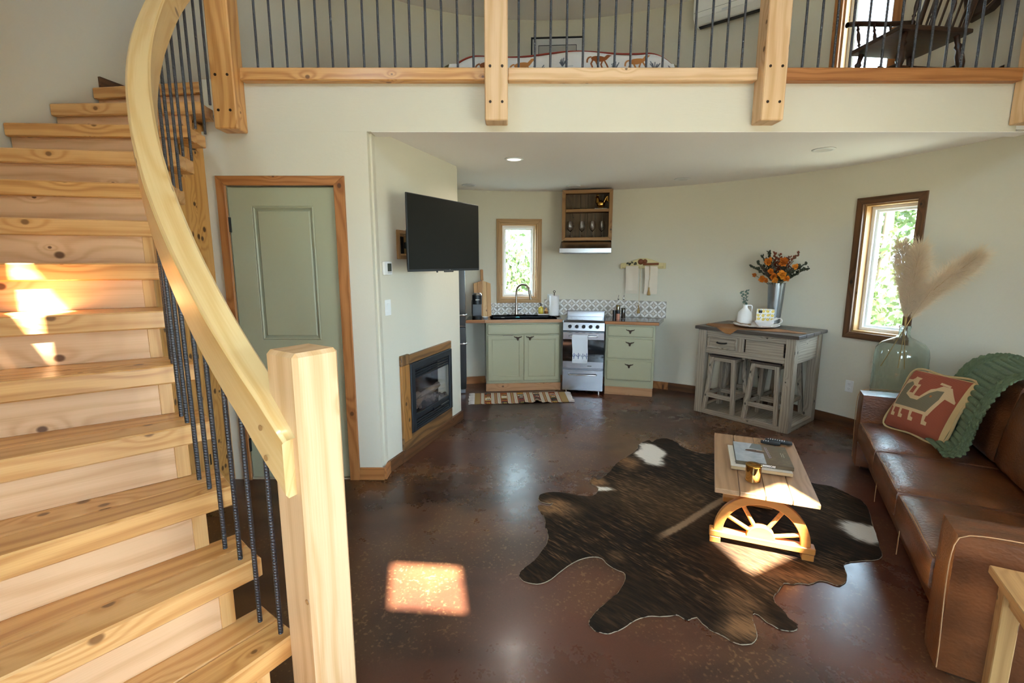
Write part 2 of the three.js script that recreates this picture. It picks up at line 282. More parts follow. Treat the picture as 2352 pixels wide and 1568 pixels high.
// the three upper front windows that let the sun in
SUNNY.forEach((t) => {
  const g = structGroup('window_4'); g.position.set(...onWall(t)); g.rotation.y = -t * D2R;
  const a = 0.19, b0 = 3.46, b1 = 4.10;
  part(g, 'casing', extr([[-0.53, 3.33], [0.53, 3.33], [0.53, 4.515], [-0.53, 4.515]], 0.03, 0.003, [[[-a, b0], [-a, b1], [a, b1], [a, b0]]]).translate(0, 0, 0.012), M.wall);
  part(g, 'frame', extr([[-a - 0.03, b0 - 0.03], [a + 0.03, b0 - 0.03], [a + 0.03, b1 + 0.03], [-a - 0.03, b1 + 0.03]], 0.03, 0.002, [[[-a, b0], [-a, b1], [a, b1], [a, b0]]]).translate(0, 0, 0.043), M.vinyl);
  part(g, 'pane', new THREE.PlaneGeometry(2 * a, b1 - b0).translate(0, (b0 + b1) / 2, 0.03), M.pane);
});
// glazed double doors in the front wall, right of the camera
{
  const g = structGroup('door_2'); g.position.set(...onWall(DOORT)); g.rotation.y = -DOORT * D2R;
  for (const q of [-1, 1]) {
    const x = q * 0.405, leaf = part(g, 'leaf', extr([[x - 0.4, 0.01], [x + 0.4, 0.01], [x + 0.4, 2.1], [x - 0.4, 2.1]], 0.045, 0.003, [[[x - 0.31, 0.18], [x - 0.31, 1.99], [x + 0.31, 1.99], [x + 0.31, 0.18]]]).translate(0, 0, -0.1), M.white);
    part(leaf, 'pane', new THREE.PlaneGeometry(0.62, 1.81).translate(x, 1.085, -0.078), M.pane);
    part(leaf, 'handle', merge(rod([q * 0.05, 1.0, -0.055], [q * 0.05, 1.0, -0.015], 0.012), rod([q * 0.05, 1.0, -0.015], [q * 0.15, 1.0, -0.015], 0.01)), M.iron);
  }
}
// entry door with a tall lite, just behind the camera
{
  const g = structGroup('door_3'); g.position.set(...onWall(185.4)); g.rotation.y = -185.4 * D2R;
  part(g, 'leaf', extr([[-0.455, 0.01], [0.455, 0.01], [0.455, 2.055], [-0.455, 2.055]], 0.045, 0.003, [[[-0.29, 0.75], [-0.29, 1.92], [0.29, 1.92], [0.29, 0.75]]]).translate(0, 0, -0.12), M.white);
  part(g, 'pane', new THREE.PlaneGeometry(0.58, 1.17).translate(0, 1.335, -0.098), M.pane);
  part(g, 'handle', merge(rod([0.39, 1.0, -0.075], [0.39, 1.0, -0.03], 0.012), rod([0.39, 1.0, -0.03], [0.29, 1.0, -0.03], 0.01)), M.iron);
}
// ---------------------------------------------------------------- loft slab, header, upper ceiling
const segment = (z, r) => { const a = Math.acos((z - CZ) / r), out = []; for (let i = 0; i <= 60; i++) { const t = lerp(a, TAU - a, i / 60); out.push([CX + r * Math.sin(t), CZ + r * Math.cos(t)]); } return out; };
// the slab stops short of the stair landing
const landing = (z, r) => [...segment(z, r).filter(([x, w]) => !(x < -1.0 && w > -4.0)), [CX - Math.sqrt(r * r - 0.81), -4.0], [-1.86, -3.78], [-1.86, z]];
const planUV = (g, s = 1) => { g = flat(g); const P = g.attributes.position, uv = g.attributes.uv; for (let i = 0; i < P.count; i++) uv.setXY(i, P.getX(i) / s, P.getZ(i) / s); return g; };
struct('ceiling', planUV(slab(landing(-3.5, R + 0.02), HC, LOFT - 0.02, 0)), M.ceil);
struct('floor_loft', grain(slab(landing(-3.4, R + 0.02), LOFT - 0.02, LOFT, 0), V(1, 0, 0)), M.oak);
struct('wall_loft', flat(bx(5.42, LOFT - HB, 0.12, 1.62 - 0.97, (HB + LOFT) / 2, -3.44, 0.001)), M.wall);
struct('trim_1', bx(4.42, 0.004, 0.12, 1.27, HB - 0.001, -3.441, 0.0005), M.ceil);
struct('ceiling_upper', planUV(at(new THREE.CylinderGeometry(RO, RO, 0.2, 96), CX, TOP + 0.1, CZ)), M.ceil);

// ---------------------------------------------------------------- inner walls: bathroom wall, fireplace wall, fridge recess
{
  const holes = [[[-1.955, 0.0005], [-1.955, 2.12], [-1.195, 2.12], [-1.195, 0.0005]]];
  struct('wall_left', flat(extr([[-2.3, 0], [-0.97, 0], [-0.97, HB], [-2.3, HB]], 0.12, 0, holes).translate(0, 0, -3.5)), M.wall);
}
const FA = [-0.955, -3.5], FE = [-0.53, -4.78], FL = Math.hypot(FE[0] - FA[0], FE[1] - FA[1]), FU = [(FE[0] - FA[0]) / FL, (FE[1] - FA[1]) / FL];
// the wall's own frame: x along it from the front corner, z out into the room
const fireFrame = (o) => { o.position.set(FA[0], 0, FA[1]); o.rotation.y = turnX(FU[0], FU[1]); return o; };
{
  const w = struct('wall_fireplace', flat(extr([[-0.06, 0], [FL, 0], [FL, HC + 0.02], [-0.06, HC + 0.02]], 0.12, 0, [[[0.34, 0.2], [0.34, 0.78], [1.09, 0.78], [1.09, 0.2]], [[0.26, 1.66], [0.26, 1.82], [0.5, 1.82], [0.5, 1.66]]]).translate(0, 0, -0.12)), M.wall);
  fireFrame(w);
  struct('wall_corner', flat(bx(0.06, HC, 0.13, -0.985, HC / 2, -3.5, 0.001)), M.wall);
  struct('wall_recess', flat(bx(1.9, HC + 0.02, 0.1, -1.49, HC / 2, -4.86, 0.001)), M.wall);
}
// baseboards
const bb = 0.095;
struct('baseboard_left', grain(bx(0.185, bb, 0.02, -1.043, bb / 2, -3.371, 0.003), V(1, 0, 0), 0.3), M.cedar);
fireFrame(struct('baseboard_fireplace', merge(grain(bx(0.255, bb, 0.02, 0.075, bb / 2, 0.011, 0.003), V(1, 0, 0), 0.1), grain(bx(FL - 0.19, bb, 0.022, (FL + 0.21) / 2, bb / 2, 0.013, 0.003), V(1, 0, 0), 0.7)), M.walnut));
struct('baseboard_corner', grain(bx(0.02, bb, 0.135, -0.945, bb / 2, -3.44, 0.003), V(0, 0, 1), 0.3), M.cedar);
struct('baseboard_back', ringSeg(-20, 30, 0, bb, R - 0.018, R + 0.01), M.cedar);
struct('baseboard_right', ringSeg(30, 120, 0, bb, R - 0.018, R + 0.01), M.walnut);

// bathroom door in the left wall
{
  const g = structGroup('door_1');
  const X0 = -1.945, X1 = -1.205, Y1 = 2.11, zf = -3.392;
  const panel = (y0, y1) => [[-1.785, y0], [-1.785, y1], [-1.365, y1], [-1.365, y0]];
  const raise = (y0, y1) => { const a = [[-1.785, y0], [-1.365, y0], [-1.365, y1], [-1.785, y1]], gs = []; // stepped sticking and a raised field
    gs.push(bx(0.42 - 0.004, y1 - y0 - 0.004, 0.01, -1.575, (y0 + y1) / 2, zf - 0.022, 0.001));
    const f = extr([[-1.785 + 0.028, y0 + 0.028], [-1.365 - 0.028, y0 + 0.028], [-1.365 - 0.028, y1 - 0.028], [-1.785 + 0.028, y1 - 0.028]], 0.016, 0.007).translate(0, 0, zf - 0.02); gs.push(f);
    const m = extr(a, 0.014, 0.006, [[[-1.785 + 0.016, y0 + 0.016], [-1.785 + 0.016, y1 - 0.016], [-1.365 - 0.016, y1 - 0.016], [-1.365 - 0.016, y0 + 0.016]]]).translate(0, 0, zf - 0.012); gs.push(m); return merge(gs); };
  const leaf = part(g, 'leaf', extr([[X0, 0.012], [X1, 0.012], [X1, Y1], [X0, Y1]], 0.035, 0.002, [panel(1.055, 1.985), panel(0.24, 0.86)]).translate(0, 0, zf - 0.035), M.sageDoor, 'sage green door leaf');
  part(leaf, 'panel', raise(1.055, 1.985), M.sageDoor); part(leaf, 'panel', raise(0.24, 0.86), M.sageDoor);
  const zc = -3.372, k = 0.058;
  part(g, 'casing', grain(extr([[X0 - k, Y1 + k + 0.012], [X0 + 0.002, Y1 + 0.008], [X1 - 0.002, Y1 + 0.008], [X1 + k + 0.012, Y1 + k + 0.012]], 0.022, 0.003).translate(0, 0, zc - 0.01), V(1, 0, 0), 0.4), M.cedar, 'orange stained head casing');
  part(g, 'casing', grain(extr([[X0 - k, 0], [X0 + 0.002, 0], [X0 + 0.002, Y1 + 0.008], [X0 - k, Y1 + k + 0.012]], 0.022, 0.003).translate(0, 0, zc - 0.01), V(0, 1, 0), 0.9), M.cedar);
  part(g, 'casing', grain(extr([[X1 + k + 0.012, 0], [X1 + k + 0.012, Y1 + k + 0.012], [X1 - 0.002, Y1 + 0.008], [X1 - 0.002, 0]], 0.022, 0.003).translate(0, 0, zc - 0.01), V(0, 1, 0), 0.15), M.cedar);
  for (const y of [1.86, 0.27]) part(g, 'hinge', merge(bx(0.016, 0.1, 0.012, X0 + 0.002, y, -3.386, 0.002), cyl(0.006, 0.006, 0.1, X0 + 0.002, y - 0.05, -3.377, 8)), M.iron, 'black butt hinge');
  part(g, 'latch', bx(0.012, 0.05, 0.006, X1 + 0.002, 0.965, -3.389, 0.001), M.chrome);
}
// ---------------------------------------------------------------- winding staircase along the round wall
const STEP = 5.5, PHI0 = 32, RISE = 0.2, phiN = (n) => PHI0 + STEP * (n - 1), hN = (n) => RISE * (n + 1);
const rIn = (phi) => 2.0 + 0.36 * Math.pow(Math.max(0, ((phi - PHI0) / STEP - 3) / 9), 1.3);
const xz = (phi, r) => { const p = onStair(phi, r); return [p[0], p[2]]; };
{
  const st = thing('staircase', 'winding light fir staircase climbing along the round wall', 'staircase');
  const TH = 0.075;
  for (let n = 0; n <= 13; n++) {
    const p0 = phiN(n), pm = p0 + 3.1, p1 = p0 + 6.3, ri = rIn(p0), ro = R - 0.012, h = hN(n), dir = V(-Math.sin((p0 + 3) * D2R), 0, Math.cos((p0 + 3) * D2R)), m = n % 2 ? M.fir2 : M.fir;
    const rj = rIn(p1), arc = (a, b) => [0, 1, 2, 3].map((i) => xz(lerp(a, b, i / 3), ro));
    const last = n === 13 ? 4 : 0;
    part(st, 'tread_board', grain(slab([xz(p0, ri), ...arc(p0, pm), xz(pm, (ri + rj) / 2)], h - TH, h, 0.006), dir, n * 0.37), m);
    part(st, 'tread_board', grain(slab([xz(pm + 0.03, (ri + rj) / 2), ...arc(pm + 0.03, p1 + last), xz(p1 + last, rj)], h - TH, h - 0.0005, 0.004), dir, n * 0.53 + 0.4), n % 2 ? M.fir : M.fir2);
    // riser under the nosing, with a light end strip
    const pr = p0 + 0.75, a = rIn(p0) + 0.135, y0 = h - RISE, y1 = h - TH, W = ro - a, c = onStair(pr, (a + ro) / 2);
    const dr = V(-Math.sin(pr * D2R), 0, Math.cos(pr * D2R));
    const basis = new THREE.Matrix4().makeBasis(dr, V(0, 1, 0), V().crossVectors(dr, V(0, 1, 0)));
    const rr = grain(cb(W, y1 - y0, 0.02, 0.001), V(1, 0, 0), n * 0.61); rr.applyMatrix4(basis); rr.translate(c[0], (y0 + y1) / 2, c[2]);
    part(st, 'riser', rr, M.riser);
    const e = onStair(pr, a - 0.022), eg = grain(cb(0.044, y1 - y0, 0.026, 0.002), V(0, 1, 0), n * 0.2); eg.applyMatrix4(basis); eg.translate(e[0], (y0 + y1) / 2, e[2]);
    part(st, 'end_strip', eg, M.fir);
  }
  // knotty tongue-and-groove boards closing the space under the stair
  let k = 0;
  for (let phi = 46.2; phi < 101.5; phi += 2.45, k++) {
    const n = Math.floor((phi - 1.2 - PHI0) / STEP) + 1, top = Math.min(hN(n) - TH - 0.001, HC), r = rIn(phi) + 0.115, w = 2.45 * D2R * r - 0.004, c = onStair(phi + 1.2, r);
    const g = grain(cb(w, top, 0.018, 0.006), V(0, 1, 0), k * 0.271), dr = V(-Math.cos((phi + 1.2) * D2R), 0, -Math.sin((phi + 1.2) * D2R));
    g.applyMatrix4(new THREE.Matrix4().makeBasis(dr, V(0, 1, 0), V().crossVectors(dr, V(0, 1, 0)))); g.translate(c[0], top / 2, c[2]);
    part(st, 'panel_board', g, M.knotty);
  }
  // black latch and hinge of the little door in the boards
  const l = onStair(64, rIn(64) + 0.1), lt = turnX(-Math.cos(64 * D2R), -Math.sin(64 * D2R));
  part(st, 'door_latch', at(merge(bx(0.035, 0.12, 0.01, 0, 0, 0.012, 0.002), tube([[0, -0.06, 0.015], [0, -0.04, 0.05], [0, 0.04, 0.05], [0, 0.06, 0.015]], 0.007, 12), bx(0.07, 0.016, 0.012, 0.03, 0.05, 0.02, 0.002)), l[0], 0.93, l[2], lt + Math.PI), M.iron, 'black iron thumb latch');
  const hg = onStair(88, rIn(88) + 0.1);
  part(st, 'hinge', at(merge(bx(0.07, 0.075, 0.006, 0, 0, 0.006, 0.001), cyl(0.006, 0.006, 0.08, 0, -0.04, 0.012, 8)), hg[0], 0.3, hg[2], turnX(-Math.cos(88 * D2R), -Math.sin(88 * D2R)) + Math.PI), M.iron, 'black hinge');
  part(st, 'landing_fascia', grain(bx(0.16, 0.28, 0.02, -1.925, 2.65, -3.515, 0.002), V(1, 0, 0), 0.4), M.fir2);
  // skirting beyond the top step
  part(st, 'skirting', grain(ringSeg(180 + 99, 180 + 112, LOFT, LOFT + 0.1, R - 0.02, R - 0.002), V(1, 0, 0)), M.walnut, 'dark skirting on the landing');
}
// newel, curved handrail and rebar balusters
{
  const rl = thing('stair_railing', 'curved fir handrail with square newel post and rebar balusters', 'railing');
  const NP = [-0.625, -1.403], nt = -33.5 * D2R;
  const nw = part(rl, 'newel_post', grain(at(cb(0.148, 1.35, 0.148, 0.012), 0, 0.675, 0), V(0, 1, 0), 0.63), M.post, 'square chamfered newel post');
  nw.position.set(NP[0], 0, NP[1]); nw.rotation.y = nt;
  part(nw, 'screw', rod([0.05, 0.58, 0.072], [0.05, 0.58, 0.0755], 0.009, 12), M.chrome, 'screw head');
  const rk = [[20, 2.02], [33, 2.03], [38.6, 2.05], [47, 2.075], [60, 2.115], [77, 2.18], [88, 2.24], [104, 2.33]];
  const rRail = (p) => { for (let i = 0; i + 1 < rk.length; i++) if (p <= rk[i + 1][0]) return lerp(rk[i][1], rk[i + 1][1], (p - rk[i][0]) / (rk[i + 1][0] - rk[i][0])); return 2.33; };
  const nose = (p) => 0.4 + (p - PHI0) / STEP * RISE, bottom = (p) => nose(p) + 0.63;
  // rail: rectangular section swept with its height square to the slope
  const N = 72, a0 = 28.9, a1 = 100, hw = 0.043, hh = 0.068, ch = 0.009, sec = [];
  for (const [sx, sy] of [[1, 1], [-1, 1], [-1, -1], [1, -1]]) { const A = [sx * hw, sy * (hh - ch)], B = [sx * (hw - ch), sy * hh]; sec.push(...(sx * sy > 0 ? [A, B] : [B, A])); }
  const ctr = (p) => V(...onStair(p, rRail(p), bottom(p) + 0.105)), pos = [], uv = [], rows = [];
  for (let i = 0; i <= N; i++) {
    const p = lerp(a0, a1, i / N), c = ctr(p), T = ctr(p + 0.5).sub(ctr(p - 0.5)).normalize(), out = V(-Math.sin(p * D2R), 0, Math.cos(p * D2R)), up = V().crossVectors(out, T).normalize(); if (up.y < 0) up.negate();
    const sd = V().crossVectors(T, up).normalize();
    // the foot of the rail is cut plumb
    const cutp = i === 0 ? V(0, 1, 0) : up, hS = i === 0 ? 1.38 : 1;
    rows.push(sec.map(([x, y]) => c.clone().addScaledVector(sd, x).addScaledVector(cutp, y * hS)));
  }
  const push = (A, B, C, D) => pos.push(...A.toArray(), ...B.toArray(), ...C.toArray(), ...A.toArray(), ...C.toArray(), ...D.toArray());
  const run = (p) => p * D2R * 2.1 * 1.4;
  for (let i = 0; i < N; i++) for (let j = 0; j < 8; j++) { const k = (j + 1) % 8; push(rows[i][j], rows[i][k], rows[i + 1][k], rows[i + 1][j]); const u0 = run(lerp(a0, a1, i / N)) / 1.6, u1 = run(lerp(a0, a1, (i + 1) / N)) / 1.6, v0 = j / 8 * 1.2, v1 = (j + 1) / 8 * 1.2; uv.push(u0, v0, u0, v1, u1, v1, u0, v0, u1, v1, u1, v0); }
  for (const i of [0, N]) { const r = rows[i]; for (let j = 1; j < 7; j++) { const t = i ? [r[0], r[j], r[j + 1]] : [r[0], r[j + 1], r[j]]; pos.push(...t.flatMap((q) => q.toArray())); uv.push(0, 0, 0.05, 0.1, 0, 0.2); } }
  const g = new THREE.BufferGeometry(); g.setAttribute('position', new THREE.Float32BufferAttribute(pos, 3)); g.setAttribute('uv', new THREE.Float32BufferAttribute(uv, 2)); g.computeVertexNormals();
  // smooth along the sweep, sharp across the faces
  const idx = g.attributes.normal, per = 6; for (let i = 0; i < N; i++) for (let j = 0; j < 8; j++) { const b = (i * 8 + j) * per, nb = i + 1 < N ? ((i + 1) * 8 + j) * per : b, pb = i ? ((i - 1) * 8 + j) * per : b, n = (q) => V().fromBufferAttribute(idx, q), s = n(b).clone(), e1 = n(nb).clone().add(s).normalize(), e0 = n(pb).clone().add(s).normalize(); g.userData[b] = [e0, e1]; }
  for (const b of Object.keys(g.userData)) { const [e0, e1] = g.userData[b], q = +b;[e0, e0, e1, e0, e1, e1].forEach((e, m) => idx.setXYZ(q + m, e.x, e.y, e.z)); }
  g.userData = {};
  const hr = part(rl, 'handrail', g, M.rail, 'curved laminated handrail');
  // wooden plugs on the foot of the rail
  for (const [p, dy] of [[31.3, 0.02], [30.9, -0.055]]) { const q = onStair(p, rRail(p) + 0.046, bottom(p) + 0.105 + dy), d = V(-Math.sin(p * D2R), 0, Math.cos(p * D2R)); part(hr, 'plug', rod(q, [q[0] + d.x * 0.002, q[1], q[2] + d.z * 0.002], 0.009, 10), M.oak); }
  for (let n = 1; n <= 12; n++) for (const d of [1.15, 4.2]) {
    const p = phiN(n) + d, q = onStair(p, rRail(p)), y0 = hN(n) - 0.01, y1 = bottom(p) + 0.03, b = new THREE.CylinderGeometry(0.0078, 0.0078, y1 - y0, 8, 1, true), u = b.attributes.uv;
    for (let i = 0; i < u.count; i++) u.setXY(i, u.getX(i), u.getY(i) * (y1 - y0) / 0.08);
    part(rl, 'baluster', at(b, q[0], (y0 + y1) / 2, q[2]), M.rebar);
  }
}
// loft guard rail
{
  const lr = thing('loft_railing', 'fir loft railing with four posts and vertical rebar balusters', 'railing');
  const posts = [[-1.83, 2.45], [-0.1, 2.5], [1.66, 2.5], [3.37, 2.5]];
  posts.forEach(([x, y], i) => {
    const p = part(lr, 'post', grain(bx(0.145, 4.0 - y, 0.13, x, (y + 4.0) / 2, -3.31, 0.006), V(0, 1, 0), i * 0.41), i === 0 ? M.fir2 : M.post);
    for (const yy of [y + 0.11, y + 0.32]) for (const s of [-1, 1]) part(p, 'bolt', rod([x + s * 0.038, yy, -3.246], [x + s * 0.038, yy, -3.242], 0.0085, 12), M.bronze, 'recessed bolt head');
  });
  for (let i = 0; i < 3; i++) {
    const x0 = posts[i][0] + 0.0735, x1 = posts[i + 1][0] - 0.0735, m = [M.fir2, M.post, M.cedar][i];
    part(lr, 'bottom_rail', grain(bx(x1 - x0, 0.078, 0.07, (x0 + x1) / 2, 2.802, -3.355, 0.006), V(1, 0, 0), 0.3 * i), m);
    part(lr, 'top_rail', grain(bx(x1 - x0, 0.045, 0.09, (x0 + x1) / 2, 3.72, -3.33, 0.006), V(1, 0, 0), 0.7 * i), M.fir);
  }
  const xs = [-1.638, -1.543, -1.447, -1.349, -1.25, -1.154, -1.053, -0.952, -0.853, -0.752, -0.653, -0.552, -0.45, -0.349, -0.248, 0.043, 0.147, 0.247, 0.351, 0.456, 0.555, 0.66, 0.762, 0.865, 0.97, 1.07, 1.171, 1.276, 1.377, 1.48, 1.767, 1.871, 1.972, 2.07, 2.175, 2.274, 2.379, 2.48, 2.58, 2.684, 2.788, 2.894, 2.992, 3.102, 3.202];
  const b = new THREE.CylinderGeometry(0.0075, 0.0075, 0.9, 8, 1, true), u = b.attributes.uv; for (let i = 0; i < u.count; i++) u.setY(i, u.getY(i) * 11);
  for (const x of xs) part(lr, 'baluster', b, M.rebar).position.set(x, 3.285, -3.335);
}
// ---------------------------------------------------------------- kitchen
// frame whose +x runs from L to Q (floor points), +z out into the room
const frameLR = (L, Q) => { const d = Math.hypot(Q[0] - L[0], Q[1] - L[1]), u = [(Q[0] - L[0]) / d, (Q[1] - L[1]) / d], c = [(L[0] + Q[0]) / 2, (L[1] + Q[1]) / 2]; return { w: d, pos: [c[0], 0, c[1]], turn: turnX(u[0], u[1]), to: (x, z) => [c[0] + u[0] * x - u[1] * z, c[1] + u[1] * x + u[0] * z] }; };
const SK = frameLR([-0.325, -5.87], [0.618, -5.95]), SV = frameLR([0.625, -5.83], [1.122, -5.73]), DR = frameLR([1.14, -5.765], [1.70, -5.615]);
const arcWall = (a, b, r) => { const n = 8, o = []; for (let i = 0; i <= n; i++) { const p = onWall(lerp(a, b, i / n), r); o.push([p[0], p[2]]); } return o; };
// longhorn-shaped pull
const hornPts = []; { const half = [[0, -0.026], [0.007, -0.024], [0.009, -0.012], [0.013, -0.001], [0.02, 0.004], [0.034, 0.005], [0.046, 0.013], [0.05, 0.012], [0.047, 0.003], [0.036, -0.003], [0.022, -0.005], [0.016, -0.009], [0.012, -0.02], [0.01, -0.032], [0.006, -0.037], [0, -0.037]]; const right = [[0, 0.004], [0.012, 0.006], [0.02, 0.012 - 0.002], [0.034, 0.009], [0.047, 0.017], [0.05, 0.016], [0.047, 0.006], [0.036, 0.0], [0.022, -0.004], [0.014, -0.01], [0.009, -0.03], [0.005, -0.036], [0, -0.037]]; hornPts.push(...right, ...right.slice(1, -1).reverse().map(([x, y]) => [-x, y])); }
const hornGeo = extr(hornPts, 0.012, 0.003).translate(0, 0.012, 0.004);
const shakerDoor = (parent, w, h, x, y, inset = 0.05) => { const d = part(parent, 'door', extr([[-w / 2, -h / 2], [w / 2, -h / 2], [w / 2, h / 2], [-w / 2, h / 2]], 0.02, 0.003, [[[-w / 2 + inset, -h / 2 + inset], [-w / 2 + inset, h / 2 - inset], [w / 2 - inset, h / 2 - inset], [w / 2 - inset, -h / 2 + inset]]]).translate(x, y, 0.001), M.sageCab); part(d, 'panel', bx(w - 2 * inset + 0.01, h - 2 * inset + 0.01, 0.008, x, y, 0.006, 0.002), M.sageCab); part(d, 'panel_bead', extr([[-w / 2 + inset, -h / 2 + inset], [w / 2 - inset, -h / 2 + inset], [w / 2 - inset, h / 2 - inset], [-w / 2 + inset, h / 2 - inset]], 0.006, 0.002, [[[-w / 2 + inset + 0.01, -h / 2 + inset + 0.01], [-w / 2 + inset + 0.01, h / 2 - inset - 0.01], [w / 2 - inset - 0.01, h / 2 - inset - 0.01], [w / 2 - inset - 0.01, -h / 2 + inset + 0.01]]]).translate(x, y, 0.01), M.sageCab); return d; };
{ // sink cabinet
  const c = thing('sink_cabinet', 'sage green base cabinet with two doors under the black sink', 'cabinet', SK.pos, SK.turn), w = SK.w;
  part(c, 'body', merge(bx(w, 0.77, 0.02, 0, 0.485, -0.01, 0.002), bx(0.018, 0.77, 0.44, -w / 2 + 0.009, 0.485, -0.22, 0.002), bx(0.018, 0.77, 0.44, w / 2 - 0.009, 0.485, -0.22, 0.002), bx(w - 0.03, 0.018, 0.42, 0, 0.11, -0.23, 0.002)), M.sageCab);
  part(c, 'false_drawer_front', merge(bx(w - 0.05, 0.125, 0.02, 0, 0.79, 0.01, 0.006), bx(w - 0.09, 0.085, 0.004, 0, 0.79, 0.02, 0.002)), M.sageCab);
  const dw = (w - 0.06) / 2;
  for (const s of [-1, 1]) { const d = shakerDoor(c, dw, 0.575, s * (dw / 2 + 0.004), 0.425); part(d, 'longhorn_pull', hornGeo.clone().translate(s * 0.075 * 1, 0.675, 0.019), M.bronze, 'bronze longhorn pull'); }
  part(c, 'towel_bar_clip', bx(0.12, 0.008, 0.012, -0.2, 0.715, 0.024, 0.002), M.chrome, 'chrome over-door clip');
  part(c, 'toe_board', grain(bx(w + 0.004, 0.098, 0.018, 0, 0.05, -0.002, 0.002), V(1, 0, 0), 0.2), M.toe, 'bare wood toe board');
}
{ // counter over the sink cabinet, with a cut-out
  const to = SK.to, hole = [to(-0.385, -0.07), to(-0.385, -0.385), to(0.40, -0.385), to(0.40, -0.07)];
  const poly = [[-0.57, -5.84], to(-SK.w / 2 - 0.012, 0.012), to(SK.w / 2 + 0.004, 0.026), ...arcWall(5.2, -16.2, R - 0.014)];
  const cnt = thing('countertop', 'dark wooden countertop holding the black sink', 'countertop');
  part(cnt, 'slab', grain(slab(poly, 0.875, 0.91, 0.002, [hole]), V(1, 0, 0.05), 0.3), M.counter);
  const a = to(-SK.w / 2 - 0.012, 0.035), b = to(SK.w / 2 + 0.002, 0.035);
  part(cnt, 'edge_strip', grain(bar([a[0], 0.892, a[1]], [b[0], 0.892, b[1]], 0.016, 0.038, 0.002), V(1, 0, -0.08), 0.7), M.toe, 'light wood front edge');
  part(cnt, 'edge_strip', grain(bar([-0.566, 0.892, -5.831], [a[0] - 0.004, 0.892, a[1] - 0.012], 0.016, 0.038, 0.002), V(1, 0, 0), 0.1), M.cedar);
}
{ // sink and faucet
  const s = thing('kitchen_sink', 'black composite drop-in sink with faucet holes', 'sink', SK.pos, SK.turn), m = mat(0x1d1f23, 0.45);
  part(s, 'rim', at(extr([[-0.41, -0.41], [0.425, -0.41], [0.425, -0.045], [-0.41, -0.045]], 0.014, 0.005, [[[-0.37, -0.31], [-0.37, -0.08], [0.385, -0.08], [0.385, -0.31]]]), 0, 0, 0, 0, -Math.PI / 2).scale(1, 1, -1).translate(0, 0.909, 0), m);
  part(s, 'basin', merge(bx(0.77, 0.012, 0.25, 0.0075, 0.735, -0.195, 0.001), bx(0.77, 0.18, 0.012, 0.0075, 0.825, -0.312, 0.001), bx(0.77, 0.18, 0.012, 0.0075, 0.825, -0.078, 0.001), bx(0.012, 0.18, 0.25, -0.373, 0.825, -0.195, 0.001), bx(0.012, 0.18, 0.25, 0.388, 0.825, -0.195, 0.001)), m);
  part(s, 'drain', cyl(0.035, 0.035, 0.006, 0.0, 0.742, -0.2), M.chrome);
  const scr = solo('dish_scrubber', at(merge(at(new THREE.SphereGeometry(0.045, 18, 10, 0, TAU, 0, Math.PI / 2), 0, 0, 0), cyl(0.045, 0.045, 0.02, 0, -0.02, 0)), 0, 0, 0), mat(0x14808e, 0.6), 'teal round dish scrubber inside the black sink', 'scrubber');
  const q = SK.to(-0.06, -0.16); scr.position.set(q[0], 0.885, q[1]); scr.rotation.x = -0.25;
  const st = solo('stopper_caddy', bx(0.045, 0.02, 0.02, 0, 0, 0, 0.004), M.white, 'small white sponge holder inside the black sink', 'sponge holder'); const q2 = SK.to(-0.24, -0.298); st.position.set(q2[0], 0.895, q2[1]); st.rotation.y = SK.turn;
  const f = thing('faucet', 'brushed nickel gooseneck pull-down faucet', 'faucet', [SK.to(-0.06, -0.345)[0], 0.92, SK.to(-0.06, -0.345)[1]], SK.turn);
  part(f, 'base', lathe([[0, 0], [0.027, 0], [0.026, 0.02], [0.02, 0.05], [0.019, 0.11], [0.014, 0.14]]), M.nickel);
  part(f, 'spout', tube([[0, 0.12, 0], [0, 0.3, 0], [0.012, 0.36, 0.01], [0.05, 0.4, 0.03], [0.1, 0.405, 0.05], [0.14, 0.375, 0.075], [0.155, 0.33, 0.085]], 0.0125, 40, 12), M.nickel);
  part(f, 'spray_head', rod([0.155, 0.335, 0.085], [0.178, 0.215, 0.1], 0.016, 14), M.nickel);
  part(f, 'lever', merge(rod([0.015, 0.075, 0], [0.055, 0.085, 0.01], 0.01), rod([0.05, 0.085, 0.01], [0.085, 0.1, 0.02], 0.006)), M.chrome);
  for (const x of [-0.105, 0.105]) part(f, 'side_cap', lathe([[0, 0], [0.026, 0], [0.024, 0.01], [0.014, 0.02], [0, 0.022]]).translate(x, 0, 0), M.iron);
}
